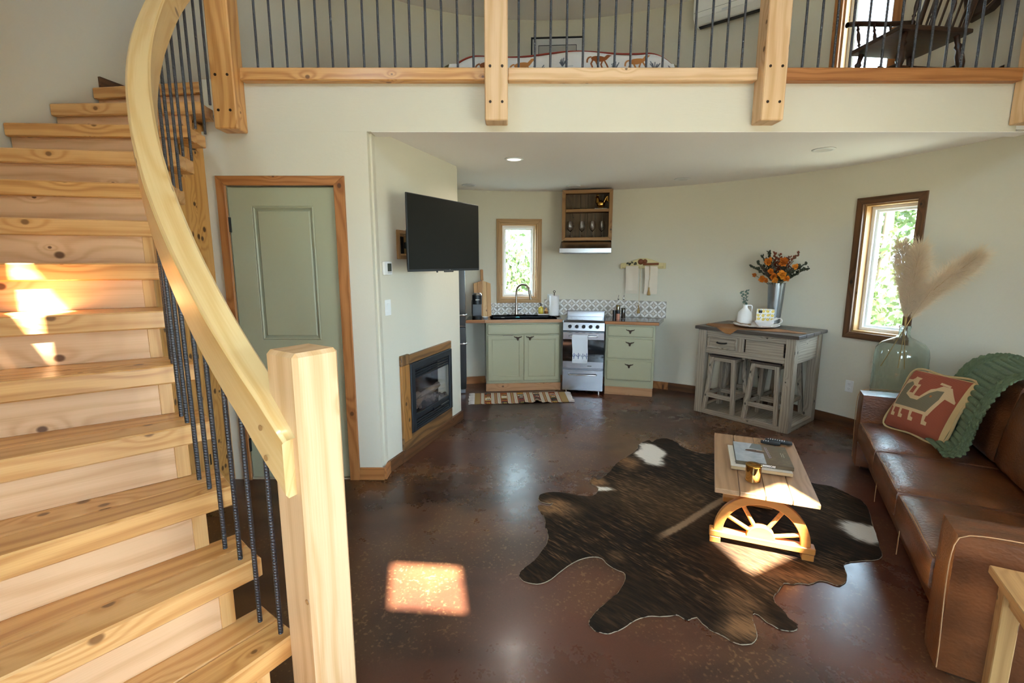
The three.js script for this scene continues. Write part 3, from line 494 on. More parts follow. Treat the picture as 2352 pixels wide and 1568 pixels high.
{ // range
  const g = thing('range', 'stainless steel electric range with five knobs', 'stove', SV.pos, SV.turn), w = SV.w - 0.006;
  part(g, 'body', merge(bx(w, 0.83, 0.5, 0, 0.47, -0.26, 0.004)), M.steelDark);
  part(g, 'control_panel', extr([[0, 0.775], [0.012, 0.775], [0.028, 0.79], [0.012, 0.885], [-0.02, 0.905], [-0.02, 0.775]], w, 0.002).rotateY(-Math.PI / 2).translate(w / 2, 0, 0).scale(1, 1, 1), M.steel);
  for (let i = 0; i < 5; i++) { const k = part(g, 'knob', at(merge(at(new THREE.CylinderGeometry(0.019, 0.023, 0.022, 20), 0, 0.011, 0), bx(0.008, 0.012, 0.036, 0, 0.026, 0, 0.002)), 0, 0, 0, 0, Math.PI / 2 - 0.16), M.matBlack, 'black knob with steel ring'); k.position.set((i - 2) * 0.083, 0.84, 0.022); part(k, 'knob_ring', at(new THREE.TorusGeometry(0.0235, 0.003, 8, 24), 0, 0, 0.001, 0, -0.16), M.chrome); }
  const d = part(g, 'oven_door', bx(w, 0.445, 0.035, 0, 0.545, 0.012, 0.005), M.steel);
  part(d, 'oven_glass', bx(w - 0.004, 0.275, 0.006, 0, 0.545, 0.03, 0.002), phys(0x0c0f13, 0.06, { clearcoat: 1, clearcoatRoughness: 0.03 }), 'black glass oven window');
  part(d, 'handle', tube([[-0.17, 0.725, 0.028], [-0.165, 0.725, 0.06], [-0.12, 0.725, 0.066], [0.12, 0.725, 0.066], [0.165, 0.725, 0.06], [0.17, 0.725, 0.028]], 0.008, 32, 10), M.chrome);
  const lo = part(g, 'storage_drawer', bx(w, 0.262, 0.035, 0, 0.172, 0.012, 0.005), M.steel);
  part(lo, 'handle', tube([[-0.17, 0.25, 0.028], [-0.165, 0.247, 0.058], [-0.12, 0.246, 0.064], [0.12, 0.246, 0.064], [0.165, 0.247, 0.058], [0.17, 0.25, 0.028]], 0.008, 32, 10), M.chrome);
  part(g, 'cooktop', bx(w - 0.01, 0.014, 0.47, 0, 0.9, -0.255, 0.003), M.steel); part(g, 'cooktop_glass', bx(w - 0.06, 0.006, 0.38, 0, 0.908, -0.235, 0.002), phys(0x101114, 0.08, { clearcoat: 1 }), 'black glass cooktop');
  part(g, 'backguard', merge(bx(w - 0.02, 0.075, 0.04, 0, 0.94, -0.475, 0.004), bx(w, 0.012, 0.055, 0, 0.98, -0.475, 0.003)), M.steel);
  for (const s of [-1, 1]) part(g, 'foot', cyl(0.016, 0.014, 0.055, s * 0.2, 0, -0.02, 10), M.chrome);
  part(g, 'badge', bx(0.05, 0.008, 0.002, 0.08, 0.355, 0.0305, 0.0005), M.matBlack);
  // towel with cactus print, hung over the oven handle
  const cm = canvasTex(256, 512, (c, W, H) => {
    c.fillStyle = '#d9dde2'; c.fillRect(0, 0, W, H); c.lineCap = 'round';
    const cactus = (x, y, s, col) => { c.strokeStyle = col; c.lineWidth = 11 * s; const L = (...p) => { c.beginPath(); c.moveTo(p[0], p[1]); for (let i = 2; i < p.length; i += 2) c.lineTo(p[i], p[i + 1]); c.stroke(); }; L(x, y, x, y - 105 * s); c.lineWidth = 8 * s; L(x, y - 38 * s, x - 24 * s, y - 44 * s, x - 25 * s, y - 76 * s); L(x, y - 50 * s, x + 23 * s, y - 56 * s, x + 24 * s, y - 90 * s); L(x - 25 * s, y - 55 * s, x - 36 * s, y - 62 * s); };
    cactus(26, 440, 0.95, '#2f4f86'); cactus(100, 440, 1, '#3a4f78'); cactus(172, 442, 0.95, '#66788f'); cactus(238, 440, 1, '#51648a');
    c.lineWidth = 3; c.strokeStyle = '#aeb4bd'; for (let x = 6; x < W; x += 14) { c.beginPath(); c.moveTo(x, 474); c.lineTo(x + 6, 478); c.stroke(); } c.fillStyle = '#c2c8d0'; c.fillRect(0, 488, W, 4);
  });
  const tw = thing('dish_towel', 'white towel with blue cactus print hanging on the oven handle', 'towel', SV.pos, SV.turn);
  part(tw, 'front', grid(16, 30, (u, v) => [-0.13 + 0.185 * u + 0.006 * Math.sin(v * 5), lerp(0.405, 0.737, v), 0.08 - 0.004 * Math.cos(u * 9) * (1 - v) - (v > 0.95 ? 0.006 * (v - 0.95) / 0.05 : 0)]), mat(0xffffff, 0.9, { map: cm, side: THREE.DoubleSide }));
  part(tw, 'back', grid(8, 12, (u, v) => [-0.128 + 0.183 * u, lerp(0.39, 0.737, v), 0.052 + (v > 0.9 ? (v - 0.9) * 0.2 : 0)]), mat(0xd5d8dc, 0.9, { side: THREE.DoubleSide }));
  part(tw, 'fold', grid(8, 8, (u, v) => { const a = Math.PI * v; return [-0.13 + 0.185 * u, 0.735 + 0.012 * Math.sin(a), 0.066 + 0.013 * Math.cos(a)]; }), mat(0xd9dde2, 0.9, { side: THREE.DoubleSide }));
}
{ // drawer cabinet
  const c = thing('drawer_cabinet', 'sage green base cabinet with three drawers beside the range', 'cabinet', DR.pos, DR.turn), w = DR.w;
  part(c, 'body', merge(bx(w, 0.77, 0.43, 0, 0.485, -0.215, 0.003)), M.sageCab);
  for (const [y, h] of [[0.79, 0.125], [0.58, 0.245], [0.31, 0.24]]) { const d = part(c, 'drawer', merge(bx(w - 0.05, h, 0.02, 0, y, 0.01, 0.007), bx(w - 0.08, h - 0.03, 0.004, 0, y, 0.02, 0.002)), M.sageCab); part(d, 'longhorn_pull', hornGeo.clone().translate(0, y + (h > 0.2 ? 0.06 : 0), 0.018), M.bronze, 'bronze longhorn pull'); }
  part(c, 'toe_board', grain(bx(w - 0.01, 0.1, 0.012, 0, 0.05, -0.006, 0.002), V(1, 0, 0), 0.5), M.toe, 'bare wood toe board');
  const cnt = thing('countertop', 'glossy dark brown countertop beside the range', 'countertop'), to = DR.to;
  const poly = [to(-w / 2 - 0.012, 0.03), to(w / 2 + 0.035, 0.03), [1.905, -5.975], ...arcWall(27.8, 15.6, R - 0.014)];
  part(cnt, 'slab', grain(slab(poly, 0.875, 0.912, 0.003), V(1, 0, 0.27), 0.8), M.counter);
  const a = to(-w / 2 - 0.012, 0.036), b = to(w / 2 + 0.035, 0.036);
  part(cnt, 'edge_strip', grain(bar([a[0], 0.892, a[1]], [b[0], 0.892, b[1]], 0.012, 0.034, 0.002), V(1, 0, 0.27), 0.2), M.cedar, 'red brown front edge');
}
{ // backsplash: printed cement tiles, two courses, laid along the curve
  const tm = canvasTex(128, 128, (c, W) => {
    c.fillStyle = '#a59a8d'; c.fillRect(0, 0, W, W);
    const petal = (x0, y0, x1, y1) => { const mx = (x0 + x1) / 2, my = (y0 + y1) / 2, nx = -(y1 - y0) * 0.34, ny = (x1 - x0) * 0.34; c.beginPath(); c.moveTo(x0, y0); c.quadraticCurveTo(mx + nx, my + ny, x1, y1); c.quadraticCurveTo(mx - nx, my - ny, x0, y0); c.fill(); };
    c.fillStyle = '#e7e3de'; petal(0, 64, 64, 0); petal(64, 0, 128, 64); petal(128, 64, 64, 128); petal(64, 128, 0, 64);
    c.fillStyle = '#cdbfa6'; petal(64, 34, 64, 94); petal(34, 64, 94, 64); c.fillStyle = '#e7e3de'; c.fillRect(62, 30, 4, 68); c.fillRect(30, 62, 68, 4);
  });
  const s = thing('backsplash', 'patterned beige and white tile backsplash along the kitchen wall', 'tiles'), m = mat(0xffffff, 0.35, { map: tm }), S = 0.105, dt = 2 * Math.asin(S / 2 / R) / D2R, half = 0.075;
  const tg = (w, h) => { const g = cb(w - 0.003, h - 0.003, 0.009, 0.0015), P = g.attributes.position, uv = g.attributes.uv; for (let i = 0; i < P.count; i++) uv.setXY(i, P.getX(i) / S + 0.5, P.getY(i) / S + 0.5); return g; };
  const full = tg(S, S);
  for (let i = 0; i < 23; i++) { const t = -13.2 + dt * (i + 0.5); if (t > 28.3) break;
    for (let r = 0; r < 2; r++) {
      const under = t > -9.6 - dt / 2 && t < 0.7 + dt / 2; let g = full, y = 0.9145 + S * (r + 0.5);
      if (r && under) { g = tg(S, 0.06); g = g.clone(); y = 0.9145 + S + 0.03; }
      const o = part(s, 'tile', g, m); o.position.set(...onWall(t, R - 0.0065, y)); o.rotation.y = -t * D2R;
    } }
}
// ---- fridge beside the left wall recess
{
  const g = thing('refrigerator', 'tall black two-door refrigerator with chrome handles behind the fireplace wall', 'refrigerator', [-0.84, 0, -5.67], 10 * D2R), bk = phys(0x0b0c0e, 0.28, { clearcoat: 0.8, clearcoatRoughness: 0.12 });
  part(g, 'body', bx(0.58, 1.66, 0.33, 0, 0.89, -0.205, 0.012), bk);
  const hx = 0.2, handle = (y) => merge(tube([[hx - 0.13, y, 0.005], [hx - 0.11, y, 0.045], [hx, y + 0.002, 0.055], [hx + 0.075, y + 0.006, 0.05], [hx + 0.09, y + 0.008, 0.042]], 0.011, 26, 10), at(new THREE.SphereGeometry(0.015, 12, 8), hx + 0.09, y + 0.008, 0.04), bx(0.03, 0.03, 0.03, hx + 0.06, y, 0.016, 0.006));
  const d1 = part(g, 'upper_door', cushionBox(0.58, 0.86, 0.05, 0.02).translate(0, 1.285, -0.02), bk, 'upper black door'); part(d1, 'handle', handle(0.985), M.chrome, 'chrome lever handle');
  const d2 = part(g, 'lower_door', cushionBox(0.58, 0.77, 0.05, 0.02).translate(0, 0.455, -0.02), bk, 'lower black door'); part(d2, 'handle', handle(0.64), M.chrome, 'chrome lever handle');
  part(g, 'divider', bx(0.57, 0.012, 0.035, 0, 0.848, -0.03, 0.002), M.chrome, 'chrome strip between the doors');
  part(g, 'plinth', bx(0.56, 0.05, 0.32, 0, 0.035, -0.2, 0.004), M.steelDark);
}
function cushionBox(w, h, d, r) { const n = 6, g = new THREE.BoxGeometry(w, h, d, n, n, n), P = g.attributes.position, v = V(); for (let i = 0; i < P.count; i++) { v.fromBufferAttribute(P, i); const q = V(clamp(v.x, -w / 2 + r, w / 2 - r), clamp(v.y, -h / 2 + r, h / 2 - r), clamp(v.z, -d / 2 + r, d / 2 - r)), o = v.clone().sub(q); if (o.length() > 1e-6) o.setLength(r); v.copy(q).add(o); P.setXYZ(i, v.x, v.y, v.z); } g.computeVertexNormals(); return g; }
// ---- wall cabinet, hood and what stands in the cabinet
const WC = { pos: onWall(10.6, 3.0), turn: -10.6 * D2R }, wcAt = (x, y, z) => { const t = 10.6 * D2R; return [WC.pos[0] + Math.cos(t) * x - Math.sin(t) * z, y, WC.pos[2] + Math.sin(t) * x + Math.cos(t) * z]; };
{
  const g = thing('wall_cabinet', 'open brown wooden wall cabinet above the range hood', 'cabinet', WC.pos, WC.turn), x0 = -0.283, x1 = 0.32, y0 = 1.877, y1 = 2.476, t = 0.04, w = x1 - x0, xc = (x0 + x1) / 2;
  part(g, 'side', grain(bx(0.02, y1 - y0, 0.25, x0 + 0.01, (y0 + y1) / 2, -0.125, 0.002), V(0, 1, 0), 0.1), M.rustic); part(g, 'side', grain(bx(0.02, y1 - y0, 0.25, x1 - 0.01, (y0 + y1) / 2, -0.125, 0.002), V(0, 1, 0), 0.6), M.rustic);
  part(g, 'top', grain(bx(w - 0.04, 0.02, 0.25, xc, y1 - 0.01, -0.125, 0.002), V(1, 0, 0), 0.2), M.rustic); part(g, 'bottom', grain(bx(w - 0.04, 0.02, 0.25, xc, y0 + 0.02, -0.125, 0.002), V(1, 0, 0), 0.7), M.rustic);
  part(g, 'shelf', grain(bx(w - 0.04, 0.02, 0.24, xc, 2.235, -0.125, 0.002), V(1, 0, 0), 0.4), M.rustic);
  for (let i = 0; i < 6; i++) part(g, 'back_board', grain(bx((w - 0.04) / 6 - 0.002, y1 - y0 - 0.03, 0.012, x0 + 0.02 + (w - 0.04) / 6 * (i + 0.5), (y0 + y1) / 2, -0.242, 0.002), V(0, 1, 0), i * 0.37), M.board);
  const fr = (pts, d, o) => part(g, 'face_frame', grain(extr(pts, 0.02, 0.003), d, o), M.cedarOak);
  fr([[x0 - 0.004, y1 + 0.004], [x0 + t, y1 - t], [x1 - t, y1 - t], [x1 + 0.004, y1 + 0.004]], V(1, 0, 0), 0.3); fr([[x0 - 0.004, y0 - 0.004], [x1 + 0.004, y0 - 0.004], [x1 - t, y0 + t * 0.9], [x0 + t, y0 + t * 0.9]], V(1, 0, 0), 0.8);
  fr([[x0 - 0.004, y0 - 0.004], [x0 + t, y0 + t * 0.9], [x0 + t, y1 - t], [x0 - 0.004, y1 + 0.004]], V(0, 1, 0), 0.15); fr([[x1 + 0.004, y0 - 0.004], [x1 + 0.004, y1 + 0.004], [x1 - t, y1 - t], [x1 - t, y0 + t * 0.9]], V(0, 1, 0), 0.55); fr([[x0 + t + 0.001, 2.217], [x1 - t - 0.001, 2.217], [x1 - t - 0.001, 2.252], [x0 + t + 0.001, 2.252]], V(1, 0, 0), 0.95);
  const h = thing('range_hood', 'stainless steel range hood under the wall cabinet', 'range hood', WC.pos, WC.turn);
  part(h, 'canopy', extr([[-0.25, 1.72], [0.2, 1.72], [0.2, 1.775], [0.0, 1.868], [-0.25, 1.868]], 0.615, 0.002).rotateY(-Math.PI / 2).translate(0.015 + 0.3075, 0, 0), M.steel);
  part(h, 'front_lip', bx(0.62, 0.056, 0.012, 0.012, 1.748, 0.204, 0.003), M.steel); part(h, 'filter', bx(0.55, 0.006, 0.36, 0.012, 1.717, -0.02, 0.002), M.steelDark);
  // four stemmed glasses
  const gl = lathe([[0, 0], [0.03, 0], [0.03, 0.002], [0.004, 0.006], [0.0032, 0.06], [0.004, 0.066], [0.018, 0.078], [0.031, 0.1], [0.033, 0.118], [0.028, 0.15], [0.0245, 0.165], [0.0232, 0.165], [0.0265, 0.148], [0.0315, 0.118], [0.0295, 0.101], [0.017, 0.081], [0, 0.072]], 28), sc = 1.25;
  [[-0.19, 'wine glass at the left end of the wall cabinet shelf'], [-0.045, 'second wine glass from the left in the wall cabinet'], [0.085, 'third wine glass from the left in the wall cabinet'], [0.2, 'wine glass below the rooster at the right of the wall cabinet']].forEach(([x, l], i) => { const o = solo('wine_glass', gl, M.glass, l, 'wine glass', 'wine glasses in the wall cabinet'); o.position.set(...wcAt(x, 1.9075, -0.1 - 0.015 * (i % 2))); o.scale.setScalar(sc); });
  // gilt rooster on a white plinth
  const r = thing('rooster_figurine', 'gilt rooster figurine standing in the wall cabinet', 'figurine', wcAt(0.185, 2.2455, -0.07), WC.turn);
  part(r, 'plinth', bx(0.155, 0.018, 0.06, 0, 0.009, 0, 0.003), M.white, 'white plinth');
  const body = lathe([[0, 0.0], [0.02, 0.005], [0.038, 0.03], [0.045, 0.055], [0.04, 0.075], [0.02, 0.09], [0, 0.095]], 20); body.scale(1.15, 1, 0.75);
  part(r, 'body', merge(body.translate(-0.005, 0.018, 0), at(lathe([[0.03, 0], [0.024, 0.04], [0.017, 0.065], [0.012, 0.08], [0, 0.088]], 16), -0.04, 0.085, 0, 0, 0, 0.12)), M.gold);
  part(r, 'comb', extr([[-0.026, 0.165], [-0.06, 0.17], [-0.064, 0.182], [-0.05, 0.18], [-0.046, 0.192], [-0.036, 0.184], [-0.028, 0.19], [-0.02, 0.176]], 0.01, 0.003).translate(-0.005, -0.002, -0.005), M.gold); part(r, 'beak', at(new THREE.ConeGeometry(0.007, 0.02, 8), -0.07, 0.153, 0, 0, 0, 1.6), M.gold);
  for (let i = 0; i < 5; i++) part(r, 'tail_feather', tube([[0.03, 0.07 + i * 0.004, (i - 2) * 0.006], [0.05 + i * 0.003, 0.1 + i * 0.012, (i - 2) * 0.007], [0.07 + i * 0.002, 0.115 + i * 0.011, (i - 2) * 0.008], [0.09 - i * 0.003, 0.1 + i * 0.012, (i - 2) * 0.008]], 0.0075, 16, 8), M.gold);
}
// ---- towel rack, towels, beads
{
  const t0 = 23.4, P = onWall(t0, R - 0.006), turn = -t0 * D2R, cream = mat(0xd9c994, 0.6), w2 = 0.275;
  const g = thing('towel_rack', 'cream carved western towel rack on the kitchen wall', 'towel rack', [P[0], 1.53, P[2]], turn);
  part(g, 'back_plate', extr([[-w2, 0], [w2, 0], [w2, 0.07], [0.2, 0.075], [0.1, 0.115], [0.03, 0.13], [-0.05, 0.128], [-0.1, 0.108], [-0.2, 0.075], [-w2, 0.07]], 0.012, 0.003).translate(0, 0, 0.01), cream);
  part(g, 'rail', rod([-0.25, 0.02, 0.045], [0.25, 0.02, 0.045], 0.009), cream); for (const s of [-1, 1]) part(g, 'end_block', bx(0.022, 0.06, 0.045, s * 0.262, 0.03, 0.04, 0.003), cream);
  const rel = mat(0x7c4321, 0.6); part(g, 'hat_carving', merge(at(new THREE.SphereGeometry(0.036, 16, 10), -0.03, 0.085, 0.022).scale(1, 1, 0.55).translate(0, 0, 0.012), at(new THREE.SphereGeometry(0.028, 16, 10), 0.022, 0.09, 0.02).scale(1, 1, 0.55).translate(0, 0, 0.012), at(new THREE.TorusGeometry(0.024, 0.004, 8, 20), -0.03, 0.085, 0.042)), rel, 'brown carved hats'); part(g, 'log_carving', rod([0.0, 0.055, 0.028], [0.19, 0.06, 0.028], 0.014), rel);
  const sage = []; const r = rng(5); for (let i = 0; i < 14; i++) sage.push(at(new THREE.IcosahedronGeometry(0.008 + 0.006 * r(), 0), -0.2 + 0.13 * r(), 0.048 + 0.035 * r(), 0.026)); part(g, 'sagebrush_carving', merge(sage), mat(0x4a4634, 0.8));
  const linen = mat(0xe2d3bf, 0.95, { side: THREE.DoubleSide });
  const towel = (x0, x1, yb, yb2, label) => { const o = thing('hand_towel', label, 'towel', [P[0], 1.53, P[2]], turn, 'linen towels on the rack'); part(o, 'front', grid(10, 16, (u, v) => [lerp(x0, x1, u) + 0.004 * Math.sin(v * 4), lerp(yb, 0.028, v), 0.058 + 0.003 * Math.sin(u * 7 + v * 2)]), linen); part(o, 'back', grid(8, 12, (u, v) => [lerp(x0, x1, u), lerp(yb2, 0.028, v), 0.032]), linen); part(o, 'fold', grid(8, 6, (u, v) => { const a = Math.PI * v; return [lerp(x0, x1, u), 0.027 + 0.008 * Math.sin(a), 0.045 + 0.0125 * Math.cos(a)]; }), linen); };
  towel(-0.205, -0.05, -0.275, -0.315, 'linen towel on the left half of the towel rack'); towel(0.03, 0.185, -0.315, -0.3, 'linen towel on the right half of the towel rack, behind the tassel');
  const b = thing('bead_garland', 'wooden bead garland with two jute tassels hanging on the towel rack', 'garland', [P[0], 1.53, P[2]], turn), bead = new THREE.SphereGeometry(0.0055, 10, 8), wm = mat(0xdcc7a4, 0.6), jute = mat(0xa98a58, 0.95);
  const beads = []; for (let y = 0.03; y > -0.46; y -= 0.0118) beads.push(bead.clone().translate(-0.02 - 0.012 * (0.03 - y), y, 0.07)); for (let y = 0.03; y > -0.225; y -= 0.0118) beads.push(bead.clone().translate(0.095 - 0.012 * (0.03 - y), y, 0.075));
  part(b, 'beads', merge(beads), wm); const ts = lathe([[0, 0], [0.008, -0.004], [0.009, -0.014], [0.007, -0.02], [0.02, -0.085], [0.021, -0.1], [0, -0.1]], 14); part(b, 'tassel', ts.clone().translate(-0.026, -0.46, 0.07), jute, 'jute tassel'); part(b, 'tassel', ts.clone().translate(0.092, -0.228, 0.075), jute, 'jute tassel');
}
// ---- on the counters
const onSink = (x, z, y = 0.91) => { const q = SK.to(x, z); return [q[0], y, q[1]]; }, onDr = (x, z, y = 0.912) => { const q = DR.to(x, z); return [q[0], y, q[1]]; };
{
  const c = thing('coffee_maker', 'slim black and grey pod coffee maker beside the fridge', 'coffee maker', onSink(-0.575, -0.1), SK.turn + 0.12), gm = mat(0x4c4f54, 0.4);
  part(c, 'base', merge(cyl(0.055, 0.055, 0.04, 0, 0, 0.03, 24), bx(0.1, 0.04, 0.12, 0, 0.02, -0.05, 0.006)), M.matBlack);
  part(c, 'column', cushionBox(0.115, 0.2, 0.13, 0.012).translate(0, 0.135, -0.055), gm, 'grey column'); part(c, 'head', cyl(0.06, 0.06, 0.115, 0, 0.185, 0.0, 28), M.black, 'black brew head'); part(c, 'lid', merge(cyl(0.061, 0.055, 0.02, 0, 0.3, 0, 28), at(new THREE.TorusGeometry(0.045, 0.006, 8, 28), 0, 0.318, 0, 0, Math.PI / 2)), M.chrome, 'chrome lid');
  const f = await new FontLoader().loadAsync('fonts/droid/droid_sans_bold.typeface.json'), tg = new TextGeometry('KEURIG', { font: f, size: 0.0115, depth: 0.002, curveSegments: 3 }); tg.computeBoundingBox(); tg.translate(-(tg.boundingBox.max.x) / 2, 0.238, 0.0595); part(c, 'lettering', tg, M.white, 'white brand lettering');
  const b = thing('cutting_board', 'large paddle cutting board of mixed wood staves leaning on the kitchen wall', 'cutting board', onSink(-0.50, -0.31), SK.turn + 0.18);
  const xs = [-0.112, -0.06, 0.0, 0.055, 0.112]; const lean = (g) => at(g, 0, 0, 0, 0, -0.1);
  for (let i = 0; i < 4; i++) { const a = xs[i], e = xs[i + 1], ya = 0.43, yt = (x) => ya + 0.04 * (1 - Math.abs(x) / 0.112), pts = [[a + 0.0006, 0], [e - 0.0006, 0], [e - 0.0006, yt(e)], [a + 0.0006, yt(a)]]; part(b, 'stave', lean(grain(extr(pts, 0.02, 0.002), V(0, 1, 0), i * 0.31)), M.butcher[i % 3]); }
  part(b, 'handle', lean(grain(extr([[-0.018, 0.47], [0.018, 0.47], [0.018, 0.6], [0.012, 0.61], [-0.012, 0.61], [-0.018, 0.6]], 0.02, 0.003), V(0, 1, 0), 0.5)), M.butcher[1]);
  const dish = solo('small_dish', lathe([[0, 0.004], [0.025, 0.004], [0.04, 0.018], [0.042, 0.018], [0.027, 0], [0, 0]], 24), M.white, 'small white dish in front of the cutting board', 'dish'); dish.position.set(...onSink(-0.47, -0.16));
  const tr = solo('soap_tray', cushionBox(0.15, 0.02, 0.07, 0.008).translate(0, 0.01, 0), mat(0xd9cfc4, 0.5), 'pale stone tray under the soap bottle', 'tray'); tr.position.set(...onSink(0.30, -0.36, 0.9225)); tr.rotation.y = SK.turn;
  const s = thing('soap_bottle', 'yellow soap bottle with brown pump beside the sink', 'soap bottle', onSink(0.265, -0.36, 0.9425), SK.turn); part(s, 'bottle', lathe([[0, 0], [0.03, 0], [0.033, 0.005], [0.033, 0.07], [0.026, 0.085], [0.012, 0.092], [0.012, 0.1], [0, 0.1]], 24), phys(0xd2b62c, 0.3, { clearcoat: 0.5 }), 'yellow bottle'); part(s, 'label', cyl(0.0335, 0.0335, 0.04, 0, 0.02, 0, 24), mat(0xe2cc5a, 0.6)); part(s, 'pump', merge(cyl(0.009, 0.009, 0.03, 0, 0.1, 0, 12), bx(0.03, 0.01, 0.014, -0.012, 0.135, 0, 0.003)), mat(0x33231a, 0.5), 'brown pump');
  const br = thing('dish_brush', 'round wooden dish brush beside the soap bottle', 'brush', onSink(0.335, -0.36, 0.9425), SK.turn); part(br, 'head', lathe([[0, 0.03], [0.026, 0.03], [0.026, 0.045], [0.012, 0.055], [0.016, 0.068], [0.008, 0.078], [0, 0.08]], 20), M.butcher[0]); part(br, 'bristles', cyl(0.024, 0.026, 0.03, 0, 0, 0, 20), mat(0x7a4a22, 0.9));
  const p = thing('paper_towel_holder', 'white paper towel roll on a bronze holder', 'paper towel', onSink(0.432, -0.31), SK.turn); part(p, 'base', cyl(0.075, 0.075, 0.01, 0, 0, 0, 28), M.bronze); part(p, 'roll', lathe([[0.02, 0.012], [0.062, 0.012], [0.063, 0.02], [0.063, 0.265], [0.061, 0.272], [0.02, 0.272]], 36), mat(0xece9e6, 0.95), 'white paper roll'); part(p, 'rod', merge(cyl(0.006, 0.006, 0.31, 0, 0, 0, 10), at(new THREE.TorusGeometry(0.013, 0.004, 8, 20), 0, 0.322, 0)), M.bronze);
  const glassy = (c, a) => phys(0xffffff, 0.03, { transmission: 1, thickness: 0, ior: 1.5 });
  const bottle = (name, label, liquid, level, pos) => { const o = thing(name, label, 'bottle', pos, DR.turn, 'oil and vinegar bottles'); part(o, 'bottle', lathe([[0, 0], [0.026, 0], [0.028, 0.004], [0.028, 0.15], [0.022, 0.18], [0.011, 0.2], [0.011, 0.24], [0.0125, 0.245]], 24), glassy()); part(o, 'liquid', lathe([[0, 0.004], [0.0265, 0.004], [0.0265, level], [0, level]], 24), phys(liquid, 0.1, { clearcoat: 1 })); part(o, 'pourer', merge(lathe([[0, 0.235], [0.011, 0.235], [0.013, 0.25], [0.008, 0.262], [0.004, 0.275], [0, 0.275]], 14), rod([0, 0.27, 0], [0.006, 0.295, 0.008], 0.0035)), M.chrome, 'metal pourer'); };
  bottle('oil_bottle', 'glass bottle of amber oil behind the grinders', 0x5a430f, 0.17, onDr(-0.165, -0.27)); bottle('vinegar_bottle', 'glass bottle of dark vinegar right of the grinders', 0x0d0a08, 0.135, onDr(-0.10, -0.26));
  const grinder = (label, col, pos) => { const o = thing('spice_grinder', label, 'grinder', pos, DR.turn, 'spice grinders'); part(o, 'jar', cyl(0.021, 0.021, 0.072, 0, 0, 0, 20), col); part(o, 'cap', cyl(0.022, 0.02, 0.04, 0, 0.072, 0, 20), M.black, 'black grinder cap'); };
  grinder('grinder of dark peppercorns, left of the pink salt', mat(0x1f1a18, 0.35), onDr(-0.205, -0.19)); grinder('grinder of pink salt with black cap', mat(0xc98a72, 0.4), onDr(-0.158, -0.17));
}
